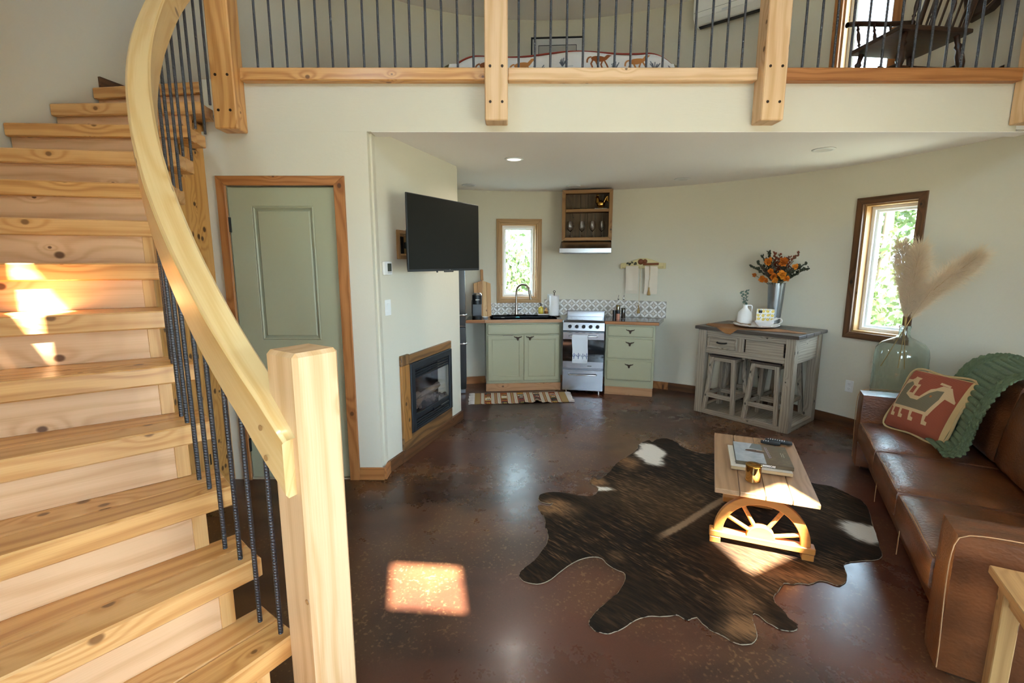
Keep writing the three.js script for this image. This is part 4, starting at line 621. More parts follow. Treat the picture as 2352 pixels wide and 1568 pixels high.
// ---------------------------------------------------------------- fireplace wall
const fireAt = (s, y, z) => [FA[0] + FU[0] * s - FU[1] * z, y, FA[1] + FU[1] * s + FU[0] * z], FT = turnX(FU[0], FU[1]);
{
  const g = fireFrame(thing('electric_fireplace', 'black electric fireplace set into the white wall', 'fireplace')), char = mat(0x24292d, 0.5, { metalness: 0.2 });
  const x0 = 0.33, x1 = 1.097, y0 = 0.205, y1 = 0.79, a = 0.07;
  part(g, 'face', extr([[x0, y0], [x1, y0], [x1, y1], [x0, y1]], 0.02, 0.004, [[[x0 + a, y0 + 0.02], [x0 + a, y1 - 0.055], [x1 - 0.05, y1 - 0.055], [x1 - 0.05, y0 + 0.02]]]).translate(0, 0, 0.012), char);
  const bx0 = x0 + a, bx1 = x1 - 0.05, bw = bx1 - bx0, bc = (bx0 + bx1) / 2;
  part(g, 'firebox', merge(bx(bw + 0.1, 0.56, 0.01, bc, 0.49, -0.2, 0.001), bx(0.01, 0.56, 0.21, bx0 - 0.05, 0.49, -0.1, 0.001), bx(0.01, 0.56, 0.21, bx1 + 0.05, 0.49, -0.1, 0.001), bx(bw + 0.1, 0.01, 0.21, bc, 0.215, -0.1, 0.001), bx(bw + 0.1, 0.01, 0.21, bc, 0.775, -0.1, 0.001)), mat(0x191615, 0.8), 'dark firebox');
  for (let i = 0; i < 4; i++) { part(g, 'louver', at(cb(bw, 0.016, 0.012, 0.002), bc, 0.722 - i * 0.023, 0.012, 0, 0.4), char); if (i < 3) part(g, 'louver', at(cb(bw, 0.014, 0.012, 0.002), bc, 0.232 + i * 0.021, 0.012, 0, 0.4), char); }
  part(g, 'lower_panel', bx(bw, 0.045, 0.012, bc, 0.315, 0.01, 0.003), char); part(g, 'knob', rod([bc, 0.3, 0.012], [bc, 0.3, 0.03], 0.012, 14), M.black);
  part(g, 'glass', bx(bw, 0.31, 0.004, bc, 0.49, 0.004, 0.001), phys(0xffffff, 0.03, { transmission: 1, thickness: 0, ior: 1.5 }), 'glass front');
  const r = rng(9), logm = mat(0x7d6a5c, 0.9, { bumpMap: peel, bumpScale: 0.01 });
  for (let i = 0; i < 6; i++) { const x = bx0 + 0.05 + bw * 0.85 * (i + 0.4 * r()) / 6, L = 0.13 + 0.1 * r(), g2 = new THREE.CylinderGeometry(0.022 + 0.012 * r(), 0.028, L, 9, 4), P = g2.attributes.position; for (let k = 0; k < P.count; k++) { const s = 1 + 0.25 * (hash(k, i, 3) - 0.5); P.setX(k, P.getX(k) * s); P.setZ(k, P.getZ(k) * s); } g2.computeVertexNormals(); part(g, 'log', at(g2, x, 0.375 + 0.045 * (i % 2) + 0.02 * r(), -0.06 - 0.05 * r(), 0.5 * (r() - 0.5), 0, Math.PI / 2 + 0.5 * (r() - 0.5)), logm, 'grey ceramic log'); }
  const em = []; for (let i = 0; i < 40; i++) em.push(at(new THREE.IcosahedronGeometry(0.012 + 0.012 * r(), 0), bx0 + bw * r(), 0.345 + 0.012 * r(), -0.02 - 0.1 * r())); part(g, 'ember_bed', merge(em), mat(0x5e5048, 0.95), undefined, 'stuff');
  const f = fireFrame(thing('fireplace_surround', 'rustic brown board surround framing the fireplace', 'surround'));
  part(f, 'board', grain(bx(0.9, 0.07, 0.024, 0.655, 0.83, 0.0125, 0.003), V(1, 0, 0), 0.2), M.rustic); part(f, 'board', grain(bx(0.12, 0.63, 0.024, 0.267, 0.478, 0.0125, 0.003), V(0, 1, 0), 0.5), M.oakWarm); part(f, 'board', grain(bx(0.115, 0.082, 0.026, 0.265, 0.835, 0.0135, 0.003), V(0, 1, 0), 0.8), M.rustic, 'corner block'); part(f, 'board', grain(bx(0.9, 0.107, 0.022, 0.655, 0.15, 0.0115, 0.003), V(1, 0, 0), 0.9), M.rustic);
}
{ // television on its arm, with the framed niche behind
  const a = [-0.742, -3.48], b = [-0.29, -4.29], L = Math.hypot(b[0] - a[0], b[1] - a[1]), u = [(b[0] - a[0]) / L, (b[1] - a[1]) / L];
  const tv = thing('television', 'flat black television on a swing arm above the fireplace', 'television', [(a[0] + b[0]) / 2, 1.815, (a[1] + b[1]) / 2], turnX(u[0], u[1]));
  part(tv, 'bezel', bx(L, 0.555, 0.014, 0, 0, -0.008, 0.003), mat(0x2b2c2e, 0.45, { metalness: 0.3 })); part(tv, 'screen', bx(L - 0.012, 0.532, 0.004, 0, 0.006, 0.0, 0.001), phys(0x14130e, 0.45, { specularIntensity: 0.35 }), 'dark matte screen');
  part(tv, 'back_cover', cushionBox(L * 0.9, 0.3, 0.05, 0.012).translate(0, -0.12, -0.04), M.matBlack); part(tv, 'sensor', merge(bx(0.12, 0.012, 0.012, 0.02, -0.281, -0.004, 0.003), at(new THREE.SphereGeometry(0.008, 10, 8), -0.13, -0.281, -0.004)), M.black);
  part(tv, 'logo', bx(0.016, 0.005, 0.001, 0.03, -0.2675, 0.0005, 0.0002), M.steel);
  const mid = [(a[0] + b[0]) / 2, (a[1] + b[1]) / 2], n = [-u[1], u[0]];
  const ma = thing('television_mount', 'black folding wall arm behind the television', 'mount'); const w0 = fireAt(0.44, 1.74, -0.05), w1 = [mid[0] - n[0] * 0.07, 1.74, mid[1] - n[1] * 0.07], el = fireAt(0.7, 1.74, 0.1);
  part(ma, 'wall_plate', at(bx(0.05, 0.15, 0.014, 0, 0, 0, 0.002), ...fireAt(0.44, 1.74, -0.08), FT), M.matBlack); part(ma, 'arm', bar(w0, el, 0.03, 0.05), M.matBlack); part(ma, 'arm', bar(el, w1, 0.03, 0.05), M.matBlack); part(ma, 'plate', at(bx(0.2, 0.2, 0.012, 0, 0, 0, 0.002), w1[0], 1.74, w1[2] ?? w1[1], turnX(u[0], u[1])), M.matBlack);
  const nb = fireFrame(thing('niche_frame', 'small wooden box frame around the wall niche behind the television', 'frame')), z0 = 0.02;
  for (const [x, y, w, h] of [[0.245, 1.74, 0.03, 0.22], [0.515, 1.74, 0.03, 0.22], [0.38, 1.835, 0.24, 0.03], [0.38, 1.645, 0.24, 0.03]]) part(nb, 'face_board', grain(bx(w, h, 0.02, x, y, 0.0105, 0.003), w > h ? V(1, 0, 0) : V(0, 1, 0), x), M.cedarOak);
  for (const [x, y, w, h] of [[0.268, 1.74, 0.012, 0.16], [0.492, 1.74, 0.012, 0.16], [0.38, 1.814, 0.21, 0.012], [0.38, 1.666, 0.21, 0.012]]) part(nb, 'lining', grain(bx(w, h, 0.1, x, y, -0.05, 0.001), V(0, 1, 0), y), M.oak);
  part(nb, 'back', grain(bx(0.24, 0.16, 0.008, 0.38, 1.74, -0.1, 0.001), V(0, 1, 0)), M.oak);
}
{ // thermostat and switch
  const t = fireFrame(thing('thermostat', 'white square thermostat with grey display', 'thermostat')); part(t, 'case', cushionBox(0.105, 0.098, 0.026, 0.008).translate(0.075, 1.562, 0.0135), M.white); part(t, 'display', bx(0.05, 0.058, 0.002, 0.085, 1.568, 0.0268, 0.0005), phys(0x4b5046, 0.15, { clearcoat: 1 }), 'grey display'); part(t, 'buttons', bx(0.05, 0.008, 0.002, 0.085, 1.53, 0.027, 0.0005), mat(0xb9bcc0, 0.5));
  const s = fireFrame(thing('light_switch', 'white rocker light switch below the thermostat', 'switch')); part(s, 'plate', bx(0.076, 0.118, 0.007, 0.078, 1.272, 0.004, 0.003), M.white); part(s, 'rocker', at(bx(0.033, 0.066, 0.006, 0, 0, 0, 0.002), 0.078, 1.272, 0.009, 0, 0.05), M.white);
  const outlet = (label, deg, y) => { const o = thing('wall_outlet', label, 'outlet', onWall(deg, R - 0.001, y), -deg * D2R); part(o, 'plate', bx(0.072, 0.116, 0.007, 0, 0, 0.005, 0.003), M.white); for (const q of [-0.024, 0.024]) { const rc = part(o, 'receptacle', at(cushionBox(0.034, 0.029, 0.006, 0.003), 0, q, 0.008), M.white); part(rc, 'slots', merge(bx(0.002, 0.008, 0.001, -0.007, q + 0.003, 0.0112, 0.0001), bx(0.002, 0.006, 0.001, 0.007, q + 0.003, 0.0112, 0.0001), rod([0, q - 0.007, 0.011], [0, q - 0.007, 0.0117], 0.0022, 8)), M.black); } };
  outlet('white wall outlet between the grey island and the sofa', 63.7, 0.41); const o2 = outlet('white wall outlet in the backsplash beside the paper towels', 2.7, 1.135);
}
// recessed lights in the lower ceiling
{
  const lit = mat(0xffffff, 0.5, { emissive: new THREE.Color(1, 0.93, 0.86), emissiveIntensity: 0.14 }), off = mat(0xd9d4cd, 0.5);
  [[0.019, -4.452, 1, 'lit recessed ceiling light near the television'], [2.531, -4.089, 0, 'unlit recessed ceiling light nearest the right window'], [-0.51, -5.895, 0, 'unlit recessed ceiling light above the fridge corner'], [0.735, -5.96, 0, 'unlit recessed ceiling light above the wall cabinet'], [1.869, -5.478, 0, 'unlit recessed ceiling light above the towel rack']].forEach(([x, z, on, l]) => {
    const g = thing('recessed_light', l, 'ceiling light', [x, HC, z], 0, 'recessed ceiling lights'); part(g, 'trim_ring', lathe([[0.062, 0], [0.085, 0], [0.083, -0.006], [0.064, -0.009], [0.062, -0.004]], 32), M.white); part(g, 'lens', at(new THREE.CylinderGeometry(0.063, 0.063, 0.004, 28), 0, -0.003, 0), on ? lit : off);
    if (on) { const p = new THREE.SpotLight(new THREE.Color(1, 0.9, 0.78), 0.45, 0, 1.4, 0.8); p.position.set(0, -0.02, 0); p.target.position.set(0, -2, 0); p.castShadow = true; p.shadow.radius = 3; g.add(p, p.target); }
  });
}
// ---------------------------------------------------------------- grey island with stools
const IT = Math.atan2(0.76, 0.62); // front edge direction
const IS = { u: [0.632, 0.775], c: [2.30, -4.70] }; // mid of the front edge
const islAt = (x, y, z) => [IS.c[0] + IS.u[0] * x - IS.u[1] * z, y, IS.c[1] + IS.u[1] * x + IS.u[0] * z];
{
  const g = thing('kitchen_island', 'distressed grey wooden island with dark top and open base', 'island', [IS.c[0], 0, IS.c[1]], turnX(...IS.u)), W = 0.96, D = 0.66, lg = 0.085;
  const b = (w, h, d, x, y, z, dir, o) => grain(bx(w, h, d, x, y, z, 0.004), dir, o);
  for (const [x, z, i] of [[-W / 2 + lg / 2, -lg / 2, 0], [W / 2 - lg / 2, -lg / 2, 1], [-W / 2 + lg / 2, -D + lg / 2, 2], [W / 2 - lg / 2, -D + lg / 2, 3]]) part(g, 'leg', b(lg, 0.91, lg, x, 0.455, z, V(0, 1, 0), i * 0.3), M.grey);
  part(g, 'bottom_rail', b(W - 2 * lg, 0.055, 0.05, 0, 0.028, -0.026, V(1, 0, 0), 0.2), M.grey); part(g, 'bottom_rail', b(W - 2 * lg, 0.055, 0.05, 0, 0.028, -D + 0.026, V(1, 0, 0), 0.5), M.grey); for (const s of [-1, 1]) part(g, 'bottom_rail', b(0.05, 0.055, D - 2 * lg, s * (W / 2 - 0.026), 0.028, -D / 2, V(0, 0, 1), 0.8 * s), M.grey);
  for (let i = 0; i < 5; i++) part(g, 'bottom_plank', b((W - 0.11) / 5 - 0.002, 0.018, D - 0.105, -W / 2 + 0.055 + (W - 0.11) / 5 * (i + 0.5), 0.04, -D / 2, V(0, 0, 1), i * 0.23), M.grey);
  // front apron: drawer left, plain panel right
  part(g, 'apron', merge(b(W - 2 * lg, 0.06, 0.03, 0, 0.88, -0.03, V(1, 0, 0), 0.1), b(W - 2 * lg, 0.06, 0.03, 0, 0.69, -0.03, V(1, 0, 0), 0.4), b(0.06, 0.15, 0.03, -0.035, 0.785, -0.03, V(0, 1, 0), 0.7)), M.grey);
  const dr = part(g, 'drawer', merge(b(0.31, 0.13, 0.02, -0.225, 0.785, -0.032, V(1, 0, 0), 0.9), extr([[-0.385, 0.718], [-0.065, 0.718], [-0.065, 0.852], [-0.385, 0.852]], 0.022, 0.006, [[[-0.36, 0.743], [-0.36, 0.827], [-0.09, 0.827], [-0.09, 0.743]]]).translate(0, 0, -0.028)), M.grey); part(dr, 'pull', tube([[-0.275, 0.787, -0.016], [-0.265, 0.785, 0.008], [-0.225, 0.782, 0.014], [-0.185, 0.785, 0.008], [-0.175, 0.787, -0.016]], 0.0075, 20, 8), M.iron, 'black iron pull');
  part(g, 'front_panel', b(0.36, 0.14, 0.014, 0.19, 0.785, -0.036, V(1, 0, 0), 0.33), M.grey);
  for (const s of [-1, 1]) part(g, 'side_panel', b(0.026, 0.25, D - 2 * lg + 0.02, s * (W / 2 - 0.03), 0.785, -D / 2, V(0, 0, 1), s), M.grey); part(g, 'back_apron', b(W - 2 * lg, 0.25, 0.026, 0, 0.785, -D + 0.03, V(1, 0, 0), 0.66), M.grey);
  for (const [x] of [[-0.37], [-0.01], [0.05], [0.37]]) part(g, 'stool_rail', b(0.03, 0.03, D - 0.12, x, 0.646, -D / 2, V(0, 0, 1), x), M.grey);
  for (let i = 0; i < 4; i++) part(g, 'top_plank', b(1.02, 0.032, 0.178, 0, 0.927, 0.028 - 0.18 * (i + 0.5), V(1, 0, 0), i * 0.41), M.darktop);
  // stools
  const S0 = (label, x, z) => {
    const o = thing('bar_stool', label, 'stool', islAt(x, 0.0495, z), turnX(...IS.u), 'grey stools tucked into the island');
    const h = 0.575, t = 0.11, f = 0.155, leg = (sx, sz) => grain(bar([sx * f, 0, sz * f], [sx * t, h, sz * t], 0.04, 0.04), V(0, 1, 0), sx + sz * 0.3);
    for (const [sx, sz] of [[-1, 1], [1, 1], [-1, -1], [1, -1]]) part(o, 'leg', leg(sx, sz), M.grey);
    const y = 0.16, q = f - (f - t) * y / h; for (const s of [-1, 1]) { part(o, 'stretcher', grain(bar([-q, y, s * q], [q, y, s * q], 0.022, 0.045), V(1, 0, 0), 0.4), M.grey); part(o, 'stretcher', grain(bar([s * q, y + 0.01, -q], [s * q, y + 0.01, q], 0.022, 0.045), V(0, 0, 1), 0.4), M.grey); }
    part(o, 'seat_frame', merge(grain(bx(0.25, 0.04, 0.022, 0, h - 0.02, 0.112, 0.003), V(1, 0, 0)), grain(bx(0.25, 0.04, 0.022, 0, h - 0.02, -0.112, 0.003), V(1, 0, 0)), grain(bx(0.022, 0.04, 0.2, 0.112, h - 0.02, 0, 0.003), V(0, 0, 1)), grain(bx(0.022, 0.04, 0.2, -0.112, h - 0.02, 0, 0.003), V(0, 0, 1))), M.grey); part(o, 'seat', grain(bx(0.28, 0.022, 0.28, 0, h + 0.011, 0, 0.004), V(1, 0, 0), 0.7), M.darktop, 'dark wooden seat');
  };
  S0('grey wooden stool under the island drawer', -0.215, -0.165); S0('grey wooden stool under the plain island panel', 0.21, -0.165); S0('grey wooden stool at the back of the island, behind the one under the drawer', -0.2, -0.49); S0('grey wooden stool at the back of the island, next to the open right side', 0.2, -0.49);
}
// ---- on the island
{
  const yT = 0.944, hideM = (() => { const a = hex(0x9c6a3a), b = hex(0x6e4524); return mat(0xffffff, 0.8, { map: tex(256, 256, (u, v) => mix3(a, b, clamp(fbm(u, v, 6, 6, 4, 77) * 1.5 - 0.3))), side: THREE.DoubleSide }); })();
  const pts = [[-0.46, -0.1], [-0.36, -0.03], [-0.25, 0.025], [-0.15, 0.028], [-0.06, 0.015], [0.02, -0.05], [0.1, -0.09], [0.2, -0.1], [0.3, -0.13], [0.42, -0.16], [0.48, -0.22], [0.3, -0.3], [0.12, -0.36], [-0.05, -0.4], [-0.25, -0.4], [-0.4, -0.3], [-0.5, -0.22]];
  const ru = thing('leather_runner', 'tan suede hide runner draped across the island top', 'runner', [IS.c[0], 0, IS.c[1]], turnX(...IS.u));
  part(ru, 'hide', slab(pts, yT, yT + 0.004, 0.001), hideM); part(ru, 'hanging_tip', extr([[-0.27, yT + 0.003], [-0.05, yT + 0.003], [-0.08, yT - 0.02], [-0.12, yT - 0.055], [-0.17, yT - 0.05], [-0.22, yT - 0.025]], 0.004, 0.001).translate(0, 0, 0.03), hideM);
  const tray = thing('round_tray', 'white beaded round tray on a low foot', 'tray', islAt(-0.03, yT + 0.004, -0.32)), tm = mat(0xd8cdc4, 0.6);
  part(tray, 'foot', cyl(0.09, 0.08, 0.014, 0, 0, 0, 28), M.darktop); part(tray, 'plate', lathe([[0, 0.014], [0.205, 0.018], [0.214, 0.024], [0.212, 0.034], [0.2, 0.026], [0, 0.024]], 48), tm); const bd = []; for (let i = 0; i < 72; i++) { const a = i / 72 * TAU; bd.push(new THREE.SphereGeometry(0.0065, 8, 6).translate(0.212 * Math.cos(a), 0.03, 0.212 * Math.sin(a))); } part(tray, 'bead_rim', merge(bd), tm, 'rim of small beads');
  const ty = yT + 0.0295, wp = mat(0xe6e2dd, 0.35);
  const galv = mat(0x8f9295, 0.42, { metalness: 0.9, roughnessMap: gray(128, 128, (u, v) => 0.5 + 0.5 * fbm(u, v, 6, 10, 3, 401)) });
  const v = thing('metal_vase', 'tall galvanised metal vase of orange flowers', 'vase', islAt(0.04, yT + 0.0005, -0.56)); part(v, 'vase', lathe([[0, 0], [0.056, 0], [0.058, 0.01], [0.082, 0.44], [0.085, 0.45], [0.082, 0.452], [0.079, 0.44], [0.052, 0.01], [0, 0.01]], 36), galv);
  const r = rng(77), fl = thing('flower_bouquet', 'bouquet of orange silk flowers and dark eucalyptus', 'flowers', islAt(0.04, yT + 0.40, -0.56), turnX(...IS.u)), leafM = mat(0x3c3f2c, 0.7, { side: THREE.DoubleSide }), darkM = mat(0x4e4436, 0.75, { side: THREE.DoubleSide }), rust = mat(0x74351a, 0.8, { side: THREE.DoubleSide }), pet = [mat(0xd9790f, 0.7, { side: THREE.DoubleSide }), mat(0xc96a0c, 0.7, { side: THREE.DoubleSide }), mat(0xe08f22, 0.7, { side: THREE.DoubleSide })], stemM = mat(0x4a4a30, 0.8);
  const leaf = (w, L) => grid(2, 4, (u, t) => [(u - 0.5) * w * Math.sin(Math.PI * clamp(t * 0.95 + 0.05)), L * t, 0.1 * L * Math.sin(t * 3) + Math.abs(u - 0.5) * w * 0.3]);
  const orient = (g, p, d, roll = 0) => { g.rotateY(roll); g.applyQuaternion(new THREE.Quaternion().setFromUnitVectors(V(0, 1, 0), d.clone().normalize())); return g.translate(p.x, p.y, p.z); };
  const spray = (tip, m, n, ls) => { const T = V(...tip), gs = [flat(tube([[0, 0, 0], [T.x * 0.35, T.y * 0.55, T.z * 0.35], tip], 0.0025, 8, 4))]; const lv = []; for (let i = 0; i < n; i++) { const t = 0.35 + 0.65 * i / n, p = V(T.x * t * t * 0.6 + T.x * t * 0.4, T.y * t, T.z * t), a = r() * TAU, d = V(Math.cos(a), 0.5, Math.sin(a)).add(T.clone().normalize().multiplyScalar(0.6)); lv.push(flat(orient(leaf(ls * 0.8, ls), p, d, r() * 3))); } const s = part(fl, 'spray', merge(lv), m, undefined); part(s, 'stem', gs[0], stemM); };
  for (const tip of [[-0.17, 0.33, 0.02], [-0.13, 0.37, -0.03], [-0.26, 0.22, 0.04], [0.26, 0.25, 0.02], [0.22, 0.21, 0.06], [0.28, 0.2, -0.02], [-0.2, 0.26, 0.05]]) spray(tip, leafM, 34, 0.038);
  for (const tip of [[-0.04, 0.36, 0.02], [0.02, 0.34, 0.03], [0.2, 0.36, 0.02], [0.1, 0.32, 0]]) spray(tip, rust, 26, 0.032); for (const tip of [[-0.12, 0.2, 0.1], [-0.05, 0.24, 0.08], [0.08, 0.22, 0.06], [0.16, 0.2, 0.08]]) spray(tip, darkM, 34, 0.042);
  [[-0.055, 0.27, 0.09, 0.052], [0.09, 0.27, 0.09, 0.058], [0.19, 0.22, 0.06, 0.036], [-0.02, 0.17, 0.11, 0.036], [0.02, 0.12, 0.12, 0.045], [0.1, 0.14, 0.12, 0.055], [-0.11, 0.09, 0.09, 0.042], [-0.21, 0.13, 0.05, 0.028], [0.04, 0.08, 0.13, 0.04], [0.14, 0.1, 0.11, 0.04], [-0.06, 0.08, 0.11, 0.03]].forEach(([x, y, z, s], i) => { const f = part(fl, 'flower', merge([0, 1, 2].flatMap((k) => { const n = 5 + k, out = []; for (let j = 0; j < n; j++) { const a = j / n * TAU + k * 0.5 + r(), tl = 0.35 + 0.35 * k, d = V(Math.cos(a) * Math.sin(tl), Math.sin(a) * Math.sin(tl), Math.cos(tl)); out.push(orient(leaf(s * 0.85, s * (0.75 + 0.15 * k)), V(0, 0, 0), d, r())); } return out; })), pet[i % 3]); f.position.set(x, y, z); f.rotation.x = -0.35 * r(); part(f, 'stem', tube([[0, 0, -0.005], [-x * 0.4, -y * 0.4, -0.03], [-x * 0.8, -y * 0.9, -z * 0.9]], 0.002, 6, 4), stemM); });
  const jug = thing('white_jug', 'white ceramic jug with loop handle on the tray', 'jug', islAt(-0.145, ty, -0.30)); part(jug, 'body', lathe([[0, 0], [0.062, 0], [0.066, 0.01], [0.068, 0.06], [0.062, 0.1], [0.035, 0.128], [0.02, 0.145], [0.019, 0.165], [0.023, 0.172], [0.018, 0.172], [0.014, 0.16], [0, 0.158]], 32).scale(1.08, 1.15, 1.08), wp); part(jug, 'handle', tube([[0.02, 0.165, 0], [0.05, 0.166, 0.0], [0.062, 0.158, 0], [0.064, 0.12, 0], [0.058, 0.085, 0]], 0.0055, 24, 8).scale(1.1, 1.15, 1), wp);
  const eu = thing('eucalyptus_sprigs', 'two eucalyptus sprigs standing in the white jug', 'sprigs', islAt(-0.145, ty + 0.18, -0.30)), em = mat(0x5f7466, 0.75, { side: THREE.DoubleSide }); for (const [x, h, z] of [[-0.055, 0.16, 0], [0.0, 0.175, 0.01]]) { const lv = []; for (let i = 0; i < 16; i++) { const t = 0.12 + 0.88 * i / 16, a = i * 1.7; lv.push(orient(leaf(0.022, 0.024), V(x * t, h * t, z * t), V(Math.cos(a), 0.6, Math.sin(a)), a)); } const s = part(eu, 'sprig', merge(lv), em); part(s, 'stem', tube([[0, -0.05, 0], [x * 0.5, h * 0.5, 0], [x, h, z]], 0.0018, 8, 4), em); }
  // lemon-print gift bag
  const lm = canvasTex(256, 256, (c, W) => { c.fillStyle = '#efeadd'; c.fillRect(0, 0, W, W); const q = rng(3); for (let i = 0; i < 15; i++) { const x = (i % 4) * 66 + 20 + 18 * q(), y = Math.floor(i / 4) * 64 + 26 + 14 * q(); c.fillStyle = '#e3c24c'; c.beginPath(); c.ellipse(x, y, 24, 20, q() * 3, 0, TAU); c.fill(); c.fillStyle = '#f0d880'; c.beginPath(); c.ellipse(x - 3, y - 3, 11, 9, 0.4, 0, TAU); c.fill(); c.fillStyle = '#4d6470'; c.beginPath(); c.ellipse(x + 28, y - 16, 9, 4, q() * 3, 0, TAU); c.fill(); } c.fillStyle = '#22211f'; c.fillRect(28, 20, 52, 44); });
  const bag = solo('gift_bag', at(cushionBox(0.165, 0.165, 0.06, 0.006), 0, 0.0825, 0), mat(0xffffff, 0.6, { map: lm }), 'white bag printed with yellow lemons on the tray', 'bag'); bag.position.set(...islAt(0.045, ty, -0.335)); bag.rotation.y = turnX(...IS.u) + 0.5;
  const sc = thing('gravy_boat', 'white ceramic scoop-shaped boat with curled handle in front of the lemon bag', 'serving boat', islAt(0.09, ty, -0.22), turnX(...IS.u) + 0.35); part(sc, 'bowl', lathe([[0, 0], [0.03, 0], [0.034, 0.005], [0.055, 0.035], [0.06, 0.05], [0.056, 0.05], [0.05, 0.036], [0.03, 0.01], [0, 0.008]], 28).scale(1.5, 1, 0.85), wp); part(sc, 'spout', tube([[0.05, 0.04, 0], [0.09, 0.075, 0], [0.115, 0.085, 0]], 0.012, 12, 10), wp); part(sc, 'handle', tube([[0.1, 0.08, 0], [0.14, 0.085, 0], [0.155, 0.06, 0], [0.125, 0.03, 0], [0.085, 0.02, 0]], 0.005, 20, 8), wp);
  const sp = solo('wooden_spoon', merge(tube([[-0.1, 0.03, 0], [-0.03, 0.012, 0.01], [0.05, 0.008, 0.015]], 0.004, 14, 6), at(new THREE.SphereGeometry(0.018, 12, 8), 0.065, 0.008, 0.016).scale(1, 0.5, 1).translate(0, 0.004, 0)), mat(0x9b7a56, 0.7), 'small wooden spoon leaning before the white jug', 'spoon'); sp.position.set(...islAt(-0.1, ty, -0.2)); sp.rotation.y = turnX(...IS.u);
}
// ---------------------------------------------------------------- cowhide rug
const HIDE = [[0.039, -2.263], [0.059, -2.208], [0.124, -2.187], [0.192, -2.215], [0.267, -2.3], [0.331, -2.363], [0.403, -2.402], [0.488, -2.405], [0.513, -2.349], [0.558, -2.293], [0.586, -2.273], [0.568, -2.196], [0.531, -2.135], [0.479, -2.077], [0.412, -2.011], [0.367, -1.964], [0.348, -1.919], [0.36, -1.88], [0.406, -1.859], [0.467, -1.875], [0.518, -1.909], [0.57, -1.943], [0.635, -1.964], [0.702, -1.961], [0.764, -1.969], [0.798, -1.938], [0.844, -1.954], [0.858, -1.914], [0.876, -1.875], [0.919, -1.843], [0.94, -1.811], [0.989, -1.798], [1.03, -1.811], [1.068, -1.856], [1.082, -1.909], [1.095, -1.948], [1.116, -1.984], [1.136, -1.964], [1.152, -1.923], [1.177, -1.889], [1.211, -1.872], [1.264, -1.889], [1.275, -1.914], [1.262, -1.948], [1.261, -2.0], [1.252, -2.054], [1.277, -2.1], [1.326, -2.147], [1.385, -2.196], [1.412, -2.183], [1.459, -2.193], [1.494, -2.183], [1.568, -2.208], [1.605, -2.202], [1.631, -2.174], [1.692, -2.202], [1.731, -2.253], [1.774, -2.335], [1.824, -2.363], [1.914, -2.377], [2.017, -2.396], [2.115, -2.538], [2.233, -2.747], [2.349, -2.947], [2.377, -3.046], [2.355, -3.127], [2.333, -3.212], [2.296, -3.263], [2.214, -3.302], [2.125, -3.439], [2.078, -3.68], [1.929, -3.813], [1.714, -3.855], [1.594, -3.865], [1.5, -3.993], [1.482, -4.108], [1.427, -4.209], [1.33, -4.189], [1.268, -4.128], [1.25, -4.168], [1.135, -4.069], [1.079, -3.937], [0.968, -3.796], [0.871, -3.696], [0.779, -3.54], [0.706, -3.424], [0.644, -3.355], [0.617, -3.41], [0.577, -3.315], [0.621, -3.225], [0.589, -3.139], [0.543, -3.103], [0.465, -3.115], [0.39, -3.146], [0.259, -3.163], [0.187, -3.103], [0.194, -3.034], [0.258, -3.001], [0.276, -3.023], [0.256, -2.968], [0.175, -2.979], [0.177, -2.926], [0.208, -2.824], [0.205, -2.71], [0.216, -2.656], [0.204, -2.554], [0.165, -2.459], [0.115, -2.37], [0.07, -2.314]];
